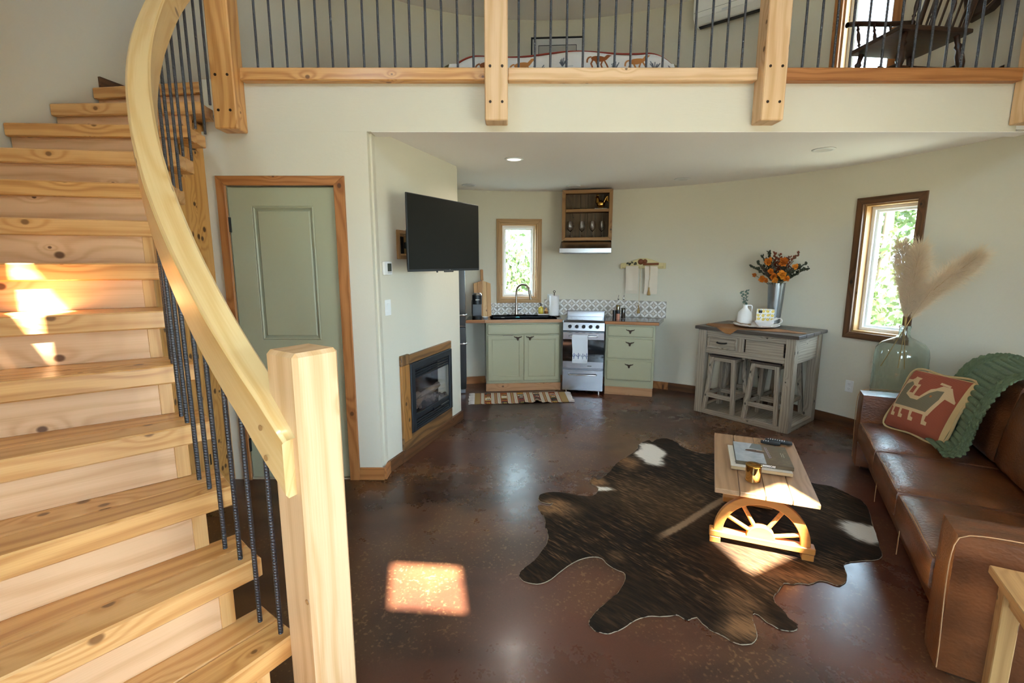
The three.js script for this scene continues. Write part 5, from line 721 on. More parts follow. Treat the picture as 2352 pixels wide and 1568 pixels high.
{
  const x0 = -0.05, x1 = 2.45, z0 = -4.3, z1 = -1.7, dk = hex(0x17130f), br = hex(0x3a2a1d), tan = hex(0x8a6746), cream = hex(0xd8cfc2);
  // patches of coat colour copied from the photograph: [x, z, rx, rz, kind, strength]
  const spots = [[1.19, -3.84, 0.13, 0.24, 2, 1.2], [0.95, -3.68, 0.1, 0.14, 1, 0.9], [0.62, -3.33, 0.07, 0.1, 1, 1.1], [0.64, -3.19, 0.06, 0.06, 2, 0.8], [0.28, -2.94, 0.15, 0.09, 1, 1.1], [1.03, -1.88, 0.11, 0.1, 1, 1.2], [1.06, -2.05, 0.1, 0.14, 1, 0.7], [1.5, -2.26, 0.25, 0.09, 1, 1.0], [2.1, -2.62, 0.14, 0.15, 2, 1.1], [1.66, -2.24, 0.1, 0.08, 1, 0.8], [1.1, -3.0, 0.35, 0.3, 1, 0.42], [0.85, -3.15, 0.25, 0.25, 1, 0.4], [1.35, -2.3, 0.18, 0.35, 1, 0.4], [1.9, -2.9, 0.35, 0.3, 1, 0.25], [0.62, -2.4, 0.05, 0.05, 1, 0.5]];
  const sp = [[0.837, -2.571], [1.05, -2.74], [1.25, -2.9], [1.48, -3.08], [1.75, -3.2]];
  const segd = (x, z) => { let d = 9; for (let i = 0; i + 1 < sp.length; i++) { const [ax, az] = sp[i], [bx_, bz] = sp[i + 1], t = clamp(((x - ax) * (bx_ - ax) + (z - az) * (bz - az)) / ((bx_ - ax) ** 2 + (bz - az) ** 2)); d = Math.min(d, Math.hypot(x - lerp(ax, bx_, t), z - lerp(az, bz, t))); } return d; };
  const f = (u, v) => {
    const x = lerp(x0, x1, u), z = lerp(z0, z1, v), wx = x + 0.22 * (fbm(u, v, 9, 9, 4, 501) - 0.5), wz = z + 0.22 * (fbm(u, v, 9, 9, 4, 511) - 0.5);
    // brindle: fine streaks lying across the spine
    const a = (x * 0.62 + z * 0.78), b = (x * 0.78 - z * 0.62), st = fbm(u + 0.02 * Math.sin(b * 9), v, 22, 90, 3, 521) , cu = 0.16 * (fbm(u, v, 4, 4, 2, 541) - 0.5), s2 = vn((a + cu) * 11 + 20, (b + cu) * 75 + 200, 4096, 4096, 531), s3 = vn(a * 30 + 60, (b + cu) * 190 + 400, 4096, 4096, 551);
    let k = mix3(dk, br, clamp(0.5 * s2 + 0.5 * s3)), t1 = 0, t2 = 0; const lo = fbm(u, v, 6, 6, 3, 561);
    k = mix3(k, tan, 0.6 * sstep(0.5, 0.9, 0.45 * s2 + 0.55 * s3) * sstep(0.36, 0.6, lo));
    for (const [px, pz, rx, rz, kind, w] of spots) { const q = Math.exp(-Math.pow(((wx - px) / rx) ** 2 + ((wz - pz) / rz) ** 2, 1.3)) * w; if (kind === 1) t1 = Math.max(t1, q); else t2 = Math.max(t2, q); }
    k = mix3(k, tan, clamp(t1 * (0.55 + 0.75 * s3))); k = mix3(k, cream, sstep(0.25, 0.75, t2 * (0.75 + 0.5 * s3)));
    const ds = segd(lerp(x, wx, 0.12), lerp(z, wz, 0.12)); k = mix3(k, hex(0xa58a6c), 0.85 * (1 - sstep(0.012, 0.035, ds + 0.012 * (s3 - 0.5))) * sstep(0.82, 0.95, x));
    return k;
  };
  const map = tex(1024, 1024, f), fur = gray(512, 512, (u, v) => { const x = u * 2.5, z = v * 2.6, a = x * 0.62 + z * 0.78, b = x * 0.78 - z * 0.62; return vn(a * 40 + 100, b * 260 + 500, 8192, 8192, 571); });
  // gently rippled sheet with thickness
  const r = rng(8), c = new THREE.CatmullRomCurve3(HIDE.map(([x, z]) => V(x, 0, z)), true, 'centripetal'), ring = c.getPoints(420).slice(0, -1).map((p) => [p.x + 0.006 * (hash(p.x * 900 | 0, p.z * 900 | 0, 2) - 0.5), p.z + 0.006 * (hash(p.x * 700 | 0, p.z * 800 | 0, 4) - 0.5)]);
  let g = flat(slab(ring, 0.0015, 0.0065, 0)); const P = g.attributes.position, uv = g.attributes.uv; for (let i = 0; i < P.count; i++) uv.setXY(i, (P.getX(i) - x0) / (x1 - x0), (P.getZ(i) - z0) / (z1 - z0));
  const o = thing('cowhide_rug', 'brindled dark brown cowhide rug with pale patches under the coffee table', 'rug');
  part(o, 'hide', g, phys(0xffffff, 0.9, { specularIntensity: 0.3, map, bumpMap: fur, bumpScale: 0.002 }));
  part(o, 'pale_edge', flat(tube(ring.filter((_, i) => i % 2 === 0).map(([x, z]) => V(x, 0.003, z)), 0.0024, 420, 5, true)), mat(0x9a8a74, 0.9), 'pale raw hide edge');
}
// ---------------------------------------------------------------- wagon wheel coffee table
const CT = { c: [1.546, -2.842], u: [0.924, 0.383] }, ctAt = (x, y, z) => [CT.c[0] + CT.u[0] * x - CT.u[1] * z, y, CT.c[1] + CT.u[1] * x + CT.u[0] * z], ctTurn = turnX(...CT.u), CTY = 0.366;
{
  const g = thing('coffee_table', 'plank coffee table standing on half wagon wheels', 'coffee table', [CT.c[0], 0.0065, CT.c[1]], ctTurn), W = 0.51, L = 0.95, n = 4, pw = W / n;
  for (let i = 0; i < n; i++) part(g, 'top_plank', grain(bx(pw - 0.0025, 0.028, L, -W / 2 + pw * (i + 0.5), CTY - 0.0205, 0, 0.003), V(0, 0, 1), i * 0.29), M.tabletop);
  for (const s of [-1, 1]) part(g, 'batten', grain(bx(W - 0.04, 0.016, 0.06, 0, CTY - 0.0425, s * 0.36, 0.003), V(1, 0, 0), 0.5), M.wheel);
  { // the half wheel at the near end
    const z = L / 2 - 0.085 - 0.0175, R1 = 0.243, R0 = 0.195, yb = 0.073, sh = new THREE.Shape(); sh.absarc(0, 0, R1, 0, Math.PI, false); sh.lineTo(-R0, 0); sh.absarc(0, 0, R0, Math.PI, 0, true);
    const w = part(g, 'half_wheel', grain(new THREE.ExtrudeGeometry(sh, { depth: 0.03, bevelEnabled: true, bevelSize: 0.003, bevelThickness: 0.003, bevelSegments: 1, bevelOffset: -0.003, curveSegments: 36 }).translate(0, yb, z), V(1, 0, 0), 0.3), M.wheel);
    const hub = new THREE.Shape(); hub.absarc(0, 0, 0.068, 0, Math.PI, false); part(w, 'hub', merge(new THREE.ExtrudeGeometry(hub, { depth: 0.042, bevelEnabled: true, bevelSize: 0.004, bevelThickness: 0.004, bevelSegments: 2, curveSegments: 24 }).translate(0, yb, z - 0.004)), M.wheel);
    for (const a of [16, 60, 120, 152]) { const q = a * D2R; part(w, 'spoke', rod([0.05 * Math.cos(q), yb + 0.05 * Math.sin(q), z + 0.016], [0.2 * Math.cos(q), yb + 0.2 * Math.sin(q), z + 0.016], 0.0115, 12), M.wheel); }
    part(g, 'base_bar', grain(bx(0.53, 0.036, 0.062, 0, yb - 0.016, z + 0.016, 0.004), V(1, 0, 0), 0.8), M.wheel); for (const q of [-1, 1]) part(g, 'foot', grain(bx(0.058, 0.036, 0.06, q * 0.232, 0.0185, z + 0.016, 0.003), V(1, 0, 0), q), M.wheel);
  }
  part(g, 'post', grain(bx(0.085, 0.29, 0.03, -0.03, 0.18, -0.16, 0.003), V(0, 1, 0)), M.tabletop); part(g, 'post_foot', grain(bx(0.3, 0.035, 0.07, -0.03, 0.018, -0.16, 0.003), V(1, 0, 0)), M.wheel);
  // books
  const yb = CTY + 0.0005, page = mat(0xd9d0bd, 0.85);
  const book = (name, label, w, h, d, pos, turn, cover, coverMat) => { const o = thing(name, label, 'book', pos, turn); part(o, 'cover', merge(bx(w, 0.003, d, 0, h - 0.0015, 0, 0.001), bx(w, 0.003, d, 0, 0.0015, 0, 0.001), bx(w, h, 0.003, 0, h / 2, d / 2 - 0.0015, 0.001)), coverMat); part(o, 'pages', bx(w - 0.008, h - 0.006, d - 0.008, 0, h / 2, -0.002, 0.001), page, 'page block'); part(o, 'jacket', at(new THREE.PlaneGeometry(w - 0.002, d - 0.002), 0, h + 0.0004, 0, 0, -Math.PI / 2), cover, 'printed front jacket'); return o; };
  const low = canvasTex(256, 256, (c, W) => { c.fillStyle = '#d9d3c6'; c.fillRect(0, 0, W, W); c.fillStyle = '#b48a5e'; c.fillRect(210, 30, 46, 190); c.fillStyle = '#26221e'; for (const [x, y, w, h] of [[20, 196, 22, 8], [28, 186, 5, 26], [36, 120, 5, 8], [30, 150, 4, 5], [44, 190, 10, 4]]) c.fillRect(x, y, w, h); });
  const top = canvasTex(512, 400, (c, W, H) => {
    let q = c.createLinearGradient(0, 0, 0, H); c.fillStyle = '#aab0b6'; c.fillRect(0, 0, W, H); const r = rng(4);
    for (let i = 0; i < 60; i++) { c.fillStyle = ['#b9bec4', '#98a1aa', '#c6cace', '#8b949c'][i % 4]; c.globalAlpha = 0.25; c.beginPath(); c.ellipse(r() * W * 0.55, r() * H, 30 + 50 * r(), 14 + 22 * r(), r() * 3, 0, TAU); c.fill(); }
    c.globalAlpha = 1; c.fillStyle = '#6d7678'; c.beginPath(); c.moveTo(190, 0); c.lineTo(290, 0); c.lineTo(300, 140); c.lineTo(150, 110); c.fill();
    c.fillStyle = '#6a5a44'; c.fillRect(275, 0, W - 275, H); for (let i = 0; i < 90; i++) { c.fillStyle = ['#7d6b4c', '#57503c', '#8a7a58', '#4d4c40'][i % 4]; c.globalAlpha = 0.35; c.fillRect(275 + r() * 230, r() * H, 20 + 40 * r(), 5 + 18 * r()); } c.globalAlpha = 1;
    c.fillStyle = '#5a4338'; c.beginPath(); c.moveTo(110, 150); c.quadraticCurveTo(170, 120, 290, 150); c.lineTo(290, 195); c.quadraticCurveTo(180, 190, 105, 175); c.fill(); c.fillStyle = '#a98a6a'; c.fillRect(215, 138, 75, 16);
    c.fillStyle = '#c9b2d6'; for (let i = 0; i < 13; i++) { c.fillRect(300 + i * 1.5, 60 + i * 17, 22, 3); c.fillRect(300 + i * 1.5, 60 + i * 17, 4, 13); if (i % 2) c.fillRect(318 + i * 1.5, 60 + i * 17, 4, 13); }
    c.fillStyle = '#d8d4c6'; for (let i = 0; i < 7; i++) { c.fillRect(440, 140 + i * 12, 5, 8); c.fillRect(458, 150 + i * 12, 5, 8); }
  });
  const bk = mat(0x8a7a5c, 0.6), P0 = ctAt(0.02, 0.0065 + yb - 0.0065 + 0.0068, -0.02);
  book('picture_book', 'pale thick book lying under the horsemen picture book', 0.33, 0.02, 0.36, ctAt(-0.005, 0.0065 + yb, -0.0), ctTurn + 0.03, mat(0xffffff, 0.6, { map: low }), mat(0xb59a70, 0.6));
  const b1 = book('picture_book', 'large picture book with grey and brown jacket on top of the pale book', 0.31, 0.022, 0.34, ctAt(0.015, 0.0065 + yb + 0.0207, -0.03), ctTurn + 0.02, mat(0xffffff, 0.35, { map: top }), mat(0x4f4634, 0.4));
  const f = await new FontLoader().loadAsync('fonts/droid/droid_sans_bold.typeface.json'), tg = new TextGeometry('AMERICAS', { font: f, size: 0.0115, depth: 0.0006, curveSegments: 3 }); tg.translate(-0.02, 0.0055, 0.17); part(b1, 'spine_lettering', tg, M.white, 'pale spine lettering');
  // candle tin
  const cd = thing('candle_jar', 'mirror gold lidded candle jar on the coffee table', 'candle', ctAt(-0.055, 0.0065 + yb, 0.31)); part(cd, 'jar', lathe([[0, 0], [0.039, 0], [0.0415, 0.003], [0.0415, 0.088], [0.0395, 0.09], [0, 0.09]], 40), mat(0xcfa96a, 0.06, { metalness: 1 })); part(cd, 'lid', lathe([[0, 0.0985], [0.034, 0.0985], [0.0425, 0.097], [0.0435, 0.094], [0.0435, 0.089], [0.041, 0.089]], 40), mat(0xb98f45, 0.12, { metalness: 1 }), 'gold lid'); part(cd, 'embossing', merge([0.008, 0.0, -0.008].map((z) => bx(0.022, 0.0008, 0.003, 0, 0.099, z, 0.0002))), mat(0x8f6c30, 0.3, { metalness: 1 }));
  // remotes
  const btn = [mat(0xc9ccd0, 0.5), mat(0x9a2f2f, 0.5), mat(0x3f6f8a, 0.5)];
  const remote = (label, w, L2, pos, turn, rows) => { const o = thing('remote_control', label, 'remote', pos, turn); part(o, 'body', cushionBox(L2, 0.018, w, 0.007).translate(0, 0.009, 0), M.matBlack); for (let i = 0; i < rows; i++) for (let j = 0; j < 3; j++) part(o, 'button', cyl(0.003, 0.003, 0.0015, -L2 / 2 + 0.018 + i * 0.014, 0.018, (j - 1) * 0.01, 8), btn[i === 0 && j === 0 ? 1 : (i + j) % 5 === 0 ? 2 : 0]); };
  remote('long black television remote at the far edge of the coffee table', 0.045, 0.165, ctAt(0.155, 0.0065 + yb, -0.405), ctTurn - 0.15, 8); remote('short black remote beside the long remote on the coffee table', 0.038, 0.12, ctAt(0.10, 0.0065 + yb, -0.36), ctTurn - 0.1, 3);
}
// ---------------------------------------------------------------- kilim at the sink
{
  const q = [[-0.43, -5.30], [0.665, -5.39], [0.66, -5.83], [-0.46, -5.76]], cm = canvasTex(1024, 384, (c, W, H) => {
    const r = rng(21); c.fillStyle = '#a58a5a'; c.fillRect(0, 0, W, H); const cols = ['#8e2f22', '#2c2622', '#d8cfba', '#4a5a58', '#b0752c', '#6e2a24', '#37503f', '#c9a44a'];
    const band = (x, w, col) => { c.fillStyle = col; c.fillRect(x, 0, w, H); };
    const starts = [70, 250, 435, 615, 795];
    starts.forEach((x) => { for (const e of [0, 112]) { band(x + e - 8, 6, '#8e2f22'); band(x + e, 34, '#d9d2c4'); c.fillStyle = '#57524c'; for (let y = 0; y < H; y += 9) { c.fillRect(x + e + 6, y, 4, 5); c.fillRect(x + e + 15, y + 4, 4, 5); c.fillRect(x + e + 24, y, 4, 5); } band(x + e + 36, 6, '#8e2f22'); }
      const x0 = x + 44, w = 62; for (let i = 0; i < 6; i++) { const y = i * 64; c.fillStyle = cols[(i * 3 + (x / 60 | 0)) % 8]; c.fillRect(x0, y, w, 64); c.fillStyle = cols[(i * 5 + 2 + (x / 40 | 0)) % 8]; c.beginPath(); c.moveTo(x0, y); c.lineTo(x0 + w, y + 10); c.lineTo(x0 + w, y + 40); c.lineTo(x0, y + 26); c.fill(); c.strokeStyle = cols[(i * 7 + 4) % 8]; c.lineWidth = 8; c.beginPath(); c.moveTo(x0 + 12, y + 54); c.lineTo(x0 + 48, y + 54); c.lineTo(x0 + 48, y + 30); c.lineTo(x0 + 26, y + 30); c.lineTo(x0 + 26, y + 42); c.stroke(); } });
  });
  const o = thing('kilim_rug', 'striped woven kilim runner with white fringe before the sink', 'rug'), top = (u, v) => { const a = [lerp(q[0][0], q[1][0], u), lerp(q[0][1], q[1][1], u)], b = [lerp(q[3][0], q[2][0], u), lerp(q[3][1], q[2][1], u)], h = 0.03 * Math.exp(-(((u - 0.66) / 0.035) ** 2)) * (1 - v) ** 1.5 + 0.012 * Math.exp(-(((u - 0.55) / 0.03) ** 2)) * (1 - v) + 0.01 * Math.exp(-(((u - 0.76) / 0.03) ** 2)) * (1 - v); return [lerp(a[0], b[0], v), 0.006 + h, lerp(a[1], b[1], v)]; };
  const km = mat(0xffffff, 0.95, { map: cm, side: THREE.DoubleSide });
  part(o, 'weave', merge(grid(90, 20, top), grid(90, 20, (u, v) => { const p = top(1 - u, v); return [p[0], p[1] - 0.005, p[2]]; })), km);
  const r = rng(31); for (const [e, s] of [[0, -1], [1, 1]]) { const fr = []; for (let i = 0; i < 26; i++) { const p = top(e, (i + 0.5) / 26), L = 0.055 + 0.02 * r(), dz = 0.03 * (r() - 0.5); fr.push(flat(tube([[p[0], 0.006, p[2]], [p[0] + s * L * 0.5, 0.008, p[2] + dz * 0.5], [p[0] + s * L, 0.004, p[2] + dz]], 0.004, 6, 5))); } part(o, 'fringe', merge(fr), mat(0xcfc9c4, 0.95), 'white yarn fringe'); }
}
// ---------------------------------------------------------------- sofa
const SF = { o: [2.76, -3.70], d: [-0.4758, 0.8796] }, sofaAt = (s, y, q) => [SF.o[0] + SF.d[0] * s + SF.d[1] * q, y, SF.o[1] + SF.d[1] * s - SF.d[0] * q], sofaTurn = turnX(...SF.d); // s along, q into the sofa
{
  const lm = tex(512, 512, (u, v) => mix3(hex(0x7a4726), hex(0x553019), clamp(fbm(u, v, 5, 5, 4, 601) * 1.7 - 0.35 + 0.25 * (fbm(u, v, 60, 60, 2, 611) - 0.5)))), lb = gray(512, 512, (u, v) => fbm(u, v, 70, 70, 2, 621));
  M.leather = phys(0xffffff, 0.34, { map: lm, bumpMap: lb, bumpScale: 0.0015, clearcoat: 0.12, clearcoatRoughness: 0.3 });
  const stitch = mat(0xb98d62, 0.8), g = thing('leather_sofa', 'brown leather three-seat sofa along the right wall', 'sofa', [SF.o[0], 0, SF.o[1]], sofaTurn), D = 0.88, W = 2.35, A = 0.19;
  const P = (n, geo, l) => part(g, n, geo, M.leather, l);
  P('arm', cushionBox(A, 0.585, D, 0.022).translate(A / 2, 0.3225, -D / 2)); P('arm', cushionBox(A, 0.585, D, 0.022).translate(W - A / 2, 0.3225, -D / 2));
  P('base', cushionBox(W - 2 * A - 0.004, 0.2, D - 0.1, 0.015).translate(W / 2, 0.135, -D / 2 - 0.035)); P('back', cushionBox(W - 2 * A - 0.004, 0.66, 0.17, 0.03).translate(W / 2, 0.49, -D + 0.09));
  const sw = (W - 2 * A) / 3;
  for (let i = 0; i < 3; i++) {
    const x = A + sw * (i + 0.5), c = P('seat_cushion', cushion(sw - 0.006, 0.165, 0.63, 0.035, 0.014).translate(x, 0.325, -0.305));
    for (const z of [0.006, -0.006]) part(c, 'piping', tube([[x - sw / 2 + 0.03, 0.398, -0.012 + z * 0.8], [x, 0.404, -0.010 + z * 0.8], [x + sw / 2 - 0.03, 0.398, -0.012 + z * 0.8]], 0.0022, 20, 5), stitch, 'pale stitching');
    const b = cushion(sw - 0.006, 0.15, 0.5, 0.05, 0.04).rotateX(Math.PI / 2 - 0.16).translate(x, 0.655, -0.665); P('back_cushion', b);
  }
  for (const x of [A + sw, A + 2 * sw]) part(g, 'base_seam', tube([[x, 0.05, 0.0 + -0.032 + 0.032 - 0.031], [x, 0.23, -0.031]], 0.0025, 6, 5), stitch);
  for (const x of [0.004, W - 0.004]) part(g, 'arm_stitching', tube([[x, 0.05, -0.006], [x, 0.585, -0.006], [x, 0.611, -0.03], [x, 0.611, -D + 0.05]], 0.0022, 40, 5), stitch);
  for (const [x, z] of [[0.08, -0.08], [W - 0.08, -0.08], [0.08, -D + 0.08], [W - 0.08, -D + 0.08]]) part(g, 'foot', bx(0.06, 0.032, 0.06, x, 0.016, z, 0.003), M.antique);
  // camel kilim pillow
  const pm = canvasTex(512, 512, (c, W2) => {
    c.fillStyle = '#8f4128'; c.fillRect(0, 0, W2, W2); const U = W2 / 32, pz = (col, pts) => { c.fillStyle = col; c.beginPath(); pts.forEach(([x, y], i) => c[i ? 'lineTo' : 'moveTo'](x * U, y * U)); c.closePath(); c.fill(); };
    const out = '#c6a377', in_ = '#6d6248'; // outline and body of the woven camel
    pz(out, [[2, 6], [5, 6], [6, 5], [9, 5], [10, 8], [12, 8], [12, 14], [15, 14], [18, 9], [20, 8], [22, 6], [26, 6], [30, 12], [30, 13], [26, 12], [23, 22], [2, 22], [2, 6]]); pz('#8f4128', [[8.4, 9], [10.6, 9.4], [10.6, 13], [8.4, 13]]);
    pz(in_, [[3, 9], [6, 7], [8, 8.5], [7, 14], [11, 16], [15, 16], [18.5, 11], [21, 9], [24, 8.5], [24, 13], [21.5, 20.5], [3, 20.5]]); pz(out, [[6, 4], [10, 4.6], [9.5, 5.5], [6, 5]]); pz(out, [[20, 4.4], [25, 5], [25, 6], [20, 5.6]]); pz('#a8632a', [[19.5, 12], [20.5, 12], [20.5, 13], [19.5, 13]]);
    for (const [x, y] of [[3, 23.5], [8, 23.5], [14, 23.5], [21, 23.5]]) { pz(out, [[x, y - 1.5], [x + 1.6, y - 1.5], [x + 1.6, y + 1], [x + 3, y + 1.4], [x + 3, y + 3], [x + 0.6, y + 3]]); }
    c.globalAlpha = 0.12; for (let y = 0; y < W2; y += 4) { c.fillStyle = y % 8 ? '#000' : '#fff'; c.fillRect(0, y, W2, 2); } c.globalAlpha = 1; c.fillStyle = '#c2a06c'; c.fillRect(0, 0, W2, 8); c.fillRect(W2 - 22, 0, 22, W2);
  });
  const pil = (n, s, t) => grid(24, 24, (u, v) => { const x = (u - 0.5) * s, y = (v - 0.5) * s, e = Math.pow(Math.max(0, Math.sin(Math.PI * u) * Math.sin(Math.PI * v)), 0.42), pinch = 1 - 0.07 * (4 * (u - 0.5) ** 2) * (1 - 4 * (v - 0.5) ** 2) * 0; return [x * (1 - 0.05 * (1 - (2 * v - 1) ** 2) * 0), y, n * t * e]; });
  const setPose = (o, s, y, q, X, Y) => { // X, Y in (s, y, q)
    const w = (a) => V(SF.d[0] * a[0] + SF.d[1] * a[2], a[1], SF.d[1] * a[0] - SF.d[0] * a[2]).normalize(), ex = w(X); let ey = w(Y); ey.addScaledVector(ex, -ey.dot(ex)).normalize(); const ez = V().crossVectors(ex, ey); o.matrixAutoUpdate = true; o.quaternion.setFromRotationMatrix(new THREE.Matrix4().makeBasis(ex, ey, ez)); o.position.set(...sofaAt(s, y, q)); };
  const pw = thing('throw_pillow', 'rust red woven pillow with a camel motif on the sofa', 'pillow'); setPose(pw, 0.4, 0.635, 0.335, [0.845, 0.02, 0.53], [-0.28, 0.86, 0.33]);
  const wool = mat(0xb59a6c, 0.95);
  part(pw, 'front', pil(1, 0.45, 0.075), mat(0xffffff, 0.95, { map: pm })); part(pw, 'back', pil(-1, 0.45, 0.06).scale(-1, 1, 1).rotateZ(0), wool, 'beige back'); part(pw, 'seam', tube([[-0.222, -0.222, 0], [0, -0.225, 0], [0.222, -0.222, 0], [0.225, 0, 0], [0.222, 0.222, 0], [0, 0.225, 0], [-0.222, 0.222, 0], [-0.225, 0, 0]], 0.008, 80, 8, true), wool, 'beige corded seam');
  const p2 = thing('throw_pillow', 'beige pillow cut off at the right edge of the sofa', 'pillow'); setPose(p2, 1.98, 0.62, 0.52, [1, 0, 0.1], [0.05, 0.9, 0.4]); part(p2, 'front', pil(1, 0.4, 0.08), mat(0xa98f70, 0.95)); part(p2, 'back', pil(-1, 0.4, 0.07).scale(-1, 1, 1), wool);
  // knitted throw over the back: ribbed middle, cabled borders
  const path = [[0.9, 0.66], [0.905, 0.86], [0.83, 0.95], [0.72, 0.965], [0.6, 0.92], [0.525, 0.8], [0.485, 0.66], [0.46, 0.54], [0.425, 0.465], [0.37, 0.438], [0.31, 0.434]].map(([q, y]) => V(q, y, 0));
  const pc = new THREE.CatmullRomCurve3(path, false, 'centripetal');
  const thr = () => grid(110, 300, (u, v) => {
    const p = pc.getPointAt(v), t = pc.getTangentAt(v), s = lerp(0.1, 0.3, v) + lerp(0.74, 0.66, v) * u + 0.02 * Math.sin(v * 6), bd = Math.min(u, 1 - u); let d;
    if (bd > 0.22) d = 0.002 + 0.014 * Math.pow(Math.abs(Math.sin(Math.PI * v * 30)), 0.55); // ribs
    else d = 0.012 + 0.005 * Math.sin(v * 190 + 5 * Math.sin(u * 50)) + 0.004 * Math.sin(u * 150 + v * 20); // cabled border
    d += 0.008 * (1 + Math.sin(u * 5 + v * 4)); return sofaAt(s, p.y - t.x * d, p.x + t.y * d); // outward of the drape
  });
  const th = thing('knit_throw', 'chunky green knitted throw draped over the sofa back', 'blanket'), green = mat(0x5c6b4e, 0.95, { side: THREE.DoubleSide, bumpMap: gray(256, 256, (u, v) => fbm(u, v, 60, 90, 2, 641)), bumpScale: 0.004 });
  part(th, 'knit', merge(thr()), green);
}
// end tables, carboy and pampas
{
  const et = (label, pos, turn, h, w, d) => { const o = thing('end_table', label, 'table', pos, turn, undefined); for (let i = 0; i < 3; i++) part(o, 'top_plank', grain(bx(w, 0.03, d / 3 - 0.002, 0, h - 0.015, -d / 2 + d / 3 * (i + 0.5), 0.003), V(1, 0, 0), i * 0.3), M.oak); for (const [sx, sz] of [[-1, -1], [1, -1], [-1, 1], [1, 1]]) part(o, 'leg', grain(bx(0.05, h - 0.032, 0.05, sx * (w / 2 - 0.05), (h - 0.032) / 2, sz * (d / 2 - 0.05), 0.003), V(0, 1, 0), sx + sz), M.oak); part(o, 'apron', merge(bx(w - 0.12, 0.07, 0.02, 0, h - 0.067, d / 2 - 0.05, 0.002), bx(w - 0.12, 0.07, 0.02, 0, h - 0.067, -d / 2 + 0.05, 0.002)), M.oak); return o; };
  const eu = sofaAt(2.62, 0, 0.4); et('oak end table at the near end of the sofa', [eu[0], 0, eu[2]], sofaTurn, 0.55, 0.42, 0.64);
  const cpos = [3.17, 0, -3.83]; et('small oak stand hidden beyond the far sofa arm, under the glass carboy', cpos, 0.5, 0.44, 0.36, 0.36);
  const cg = phys(0xffffff, 0.03, { transmission: 1, thickness: 0.02, ior: 1.5, attenuationColor: new THREE.Color(0.45, 0.72, 0.66), attenuationDistance: 0.02 });
  const o = thing('glass_carboy', 'large pale blue glass carboy bottle beyond the sofa arm', 'bottle', [cpos[0], 0.4405, cpos[2]]);
  const prof = [[0.0, 0], [0.16, 0], [0.178, 0.015], [0.18, 0.05]]; for (const y of [0.14, 0.24, 0.34]) prof.push([0.18, y - 0.012], [0.184, y], [0.18, y + 0.012]); prof.push([0.18, 0.42], [0.172, 0.475], [0.14, 0.52], [0.085, 0.55], [0.05, 0.568], [0.038, 0.585], [0.035, 0.64], [0.041, 0.645], [0.041, 0.66], [0.034, 0.662]);
  const inner = prof.slice(1, -1).reverse().map(([r, y]) => [Math.max(0.001, r - 0.004), y + (y < 0.02 ? 0.006 : 0)]); part(o, 'bottle', lathe([...prof, ...inner, [0, 0.008]], 48), cg);
  const pp = thing('pampas_grass', 'three dried beige pampas plumes in the carboy', 'dried grass', [cpos[0], 1.10, cpos[2]]), r = rng(55), pm = phys(0xe8d4b6, 0.95, { side: THREE.DoubleSide, transmission: 0.4, thickness: 0 }), sm = mat(0xc09b62, 0.9);
  // each plume: a stem with hundreds of fine drooping barbs
  const view = V(1, 0, 0.9).normalize(), R2 = V(0.62, 0, -0.12), tips = [[-0.10, 0.66, 0.1], [0.0, 0.62, 0.02], [0.40, 0.6, -0.05]]; // sideways is along the wall tangent
  const sideV = V(0.68, 0, 0.73), deepV = V(0.73, 0, -0.68);
  [[-0.085, 0.62, 0.02, 0.085], [0.03, 0.6, -0.03, 0.09], [0.36, 0.54, -0.02, 0.095]].forEach(([sx, sy, sz, wd], i) => {
    const tip = sideV.clone().multiplyScalar(sx).addScaledVector(deepV, sz).add(V(0, sy, 0)), mid = sideV.clone().multiplyScalar(sx * 0.35).addScaledVector(deepV, sz * 0.4).add(V(0, sy * 0.5, 0)), base = sideV.clone().multiplyScalar(-sx * 0.35).add(V(0, -0.35, 0)), cv = new THREE.CatmullRomCurve3([base, V(0, -0.02, 0), mid, tip]), pos = [];
    const pl = part(pp, 'plume', new THREE.BufferGeometry(), pm); const n = 5200;
    for (let k = 0; k < n; k++) { const t = 0.42 + 0.58 * Math.pow(k / n, 0.9), p = cv.getPoint(t), T = cv.getTangent(t), q = (t - 0.42) / 0.58, env = wd * Math.pow(Math.sin(Math.PI * clamp(0.06 + 0.84 * Math.pow(q, 1.25))), 0.6), a = r() * TAU, e1 = V().crossVectors(T, V(0, 0, 1)).normalize(), e2 = V().crossVectors(T, e1), rad = e1.multiplyScalar(Math.cos(a)).addScaledVector(e2, Math.sin(a)), L = 0.05 + 0.13 * r() * r() + 0.04 * r(), s = p.clone().addScaledVector(rad, env * 0.25 * r()), m = s.clone().addScaledVector(rad, env * 0.55).addScaledVector(T, L * 0.55), e = s.clone().addScaledVector(rad, env * (0.7 + 0.75 * r())).addScaledVector(T, L * 0.9).add(V(0, -0.03 * r(), 0)), w = V(r() - 0.5, r() - 0.5, r() - 0.5).normalize().multiplyScalar(0.0012); pos.push(...s.toArray(), ...m.clone().add(w).toArray(), ...m.clone().sub(w).toArray(), ...m.clone().add(w).toArray(), ...e.toArray(), ...m.clone().sub(w).toArray()); }
    const g = new THREE.BufferGeometry(); g.setAttribute('position', new THREE.Float32BufferAttribute(pos, 3)); g.computeVertexNormals(); pl.geometry = flat(g); part(pl, 'stem', new THREE.TubeGeometry(cv, 24, 0.0035, 6), sm);
  });
}
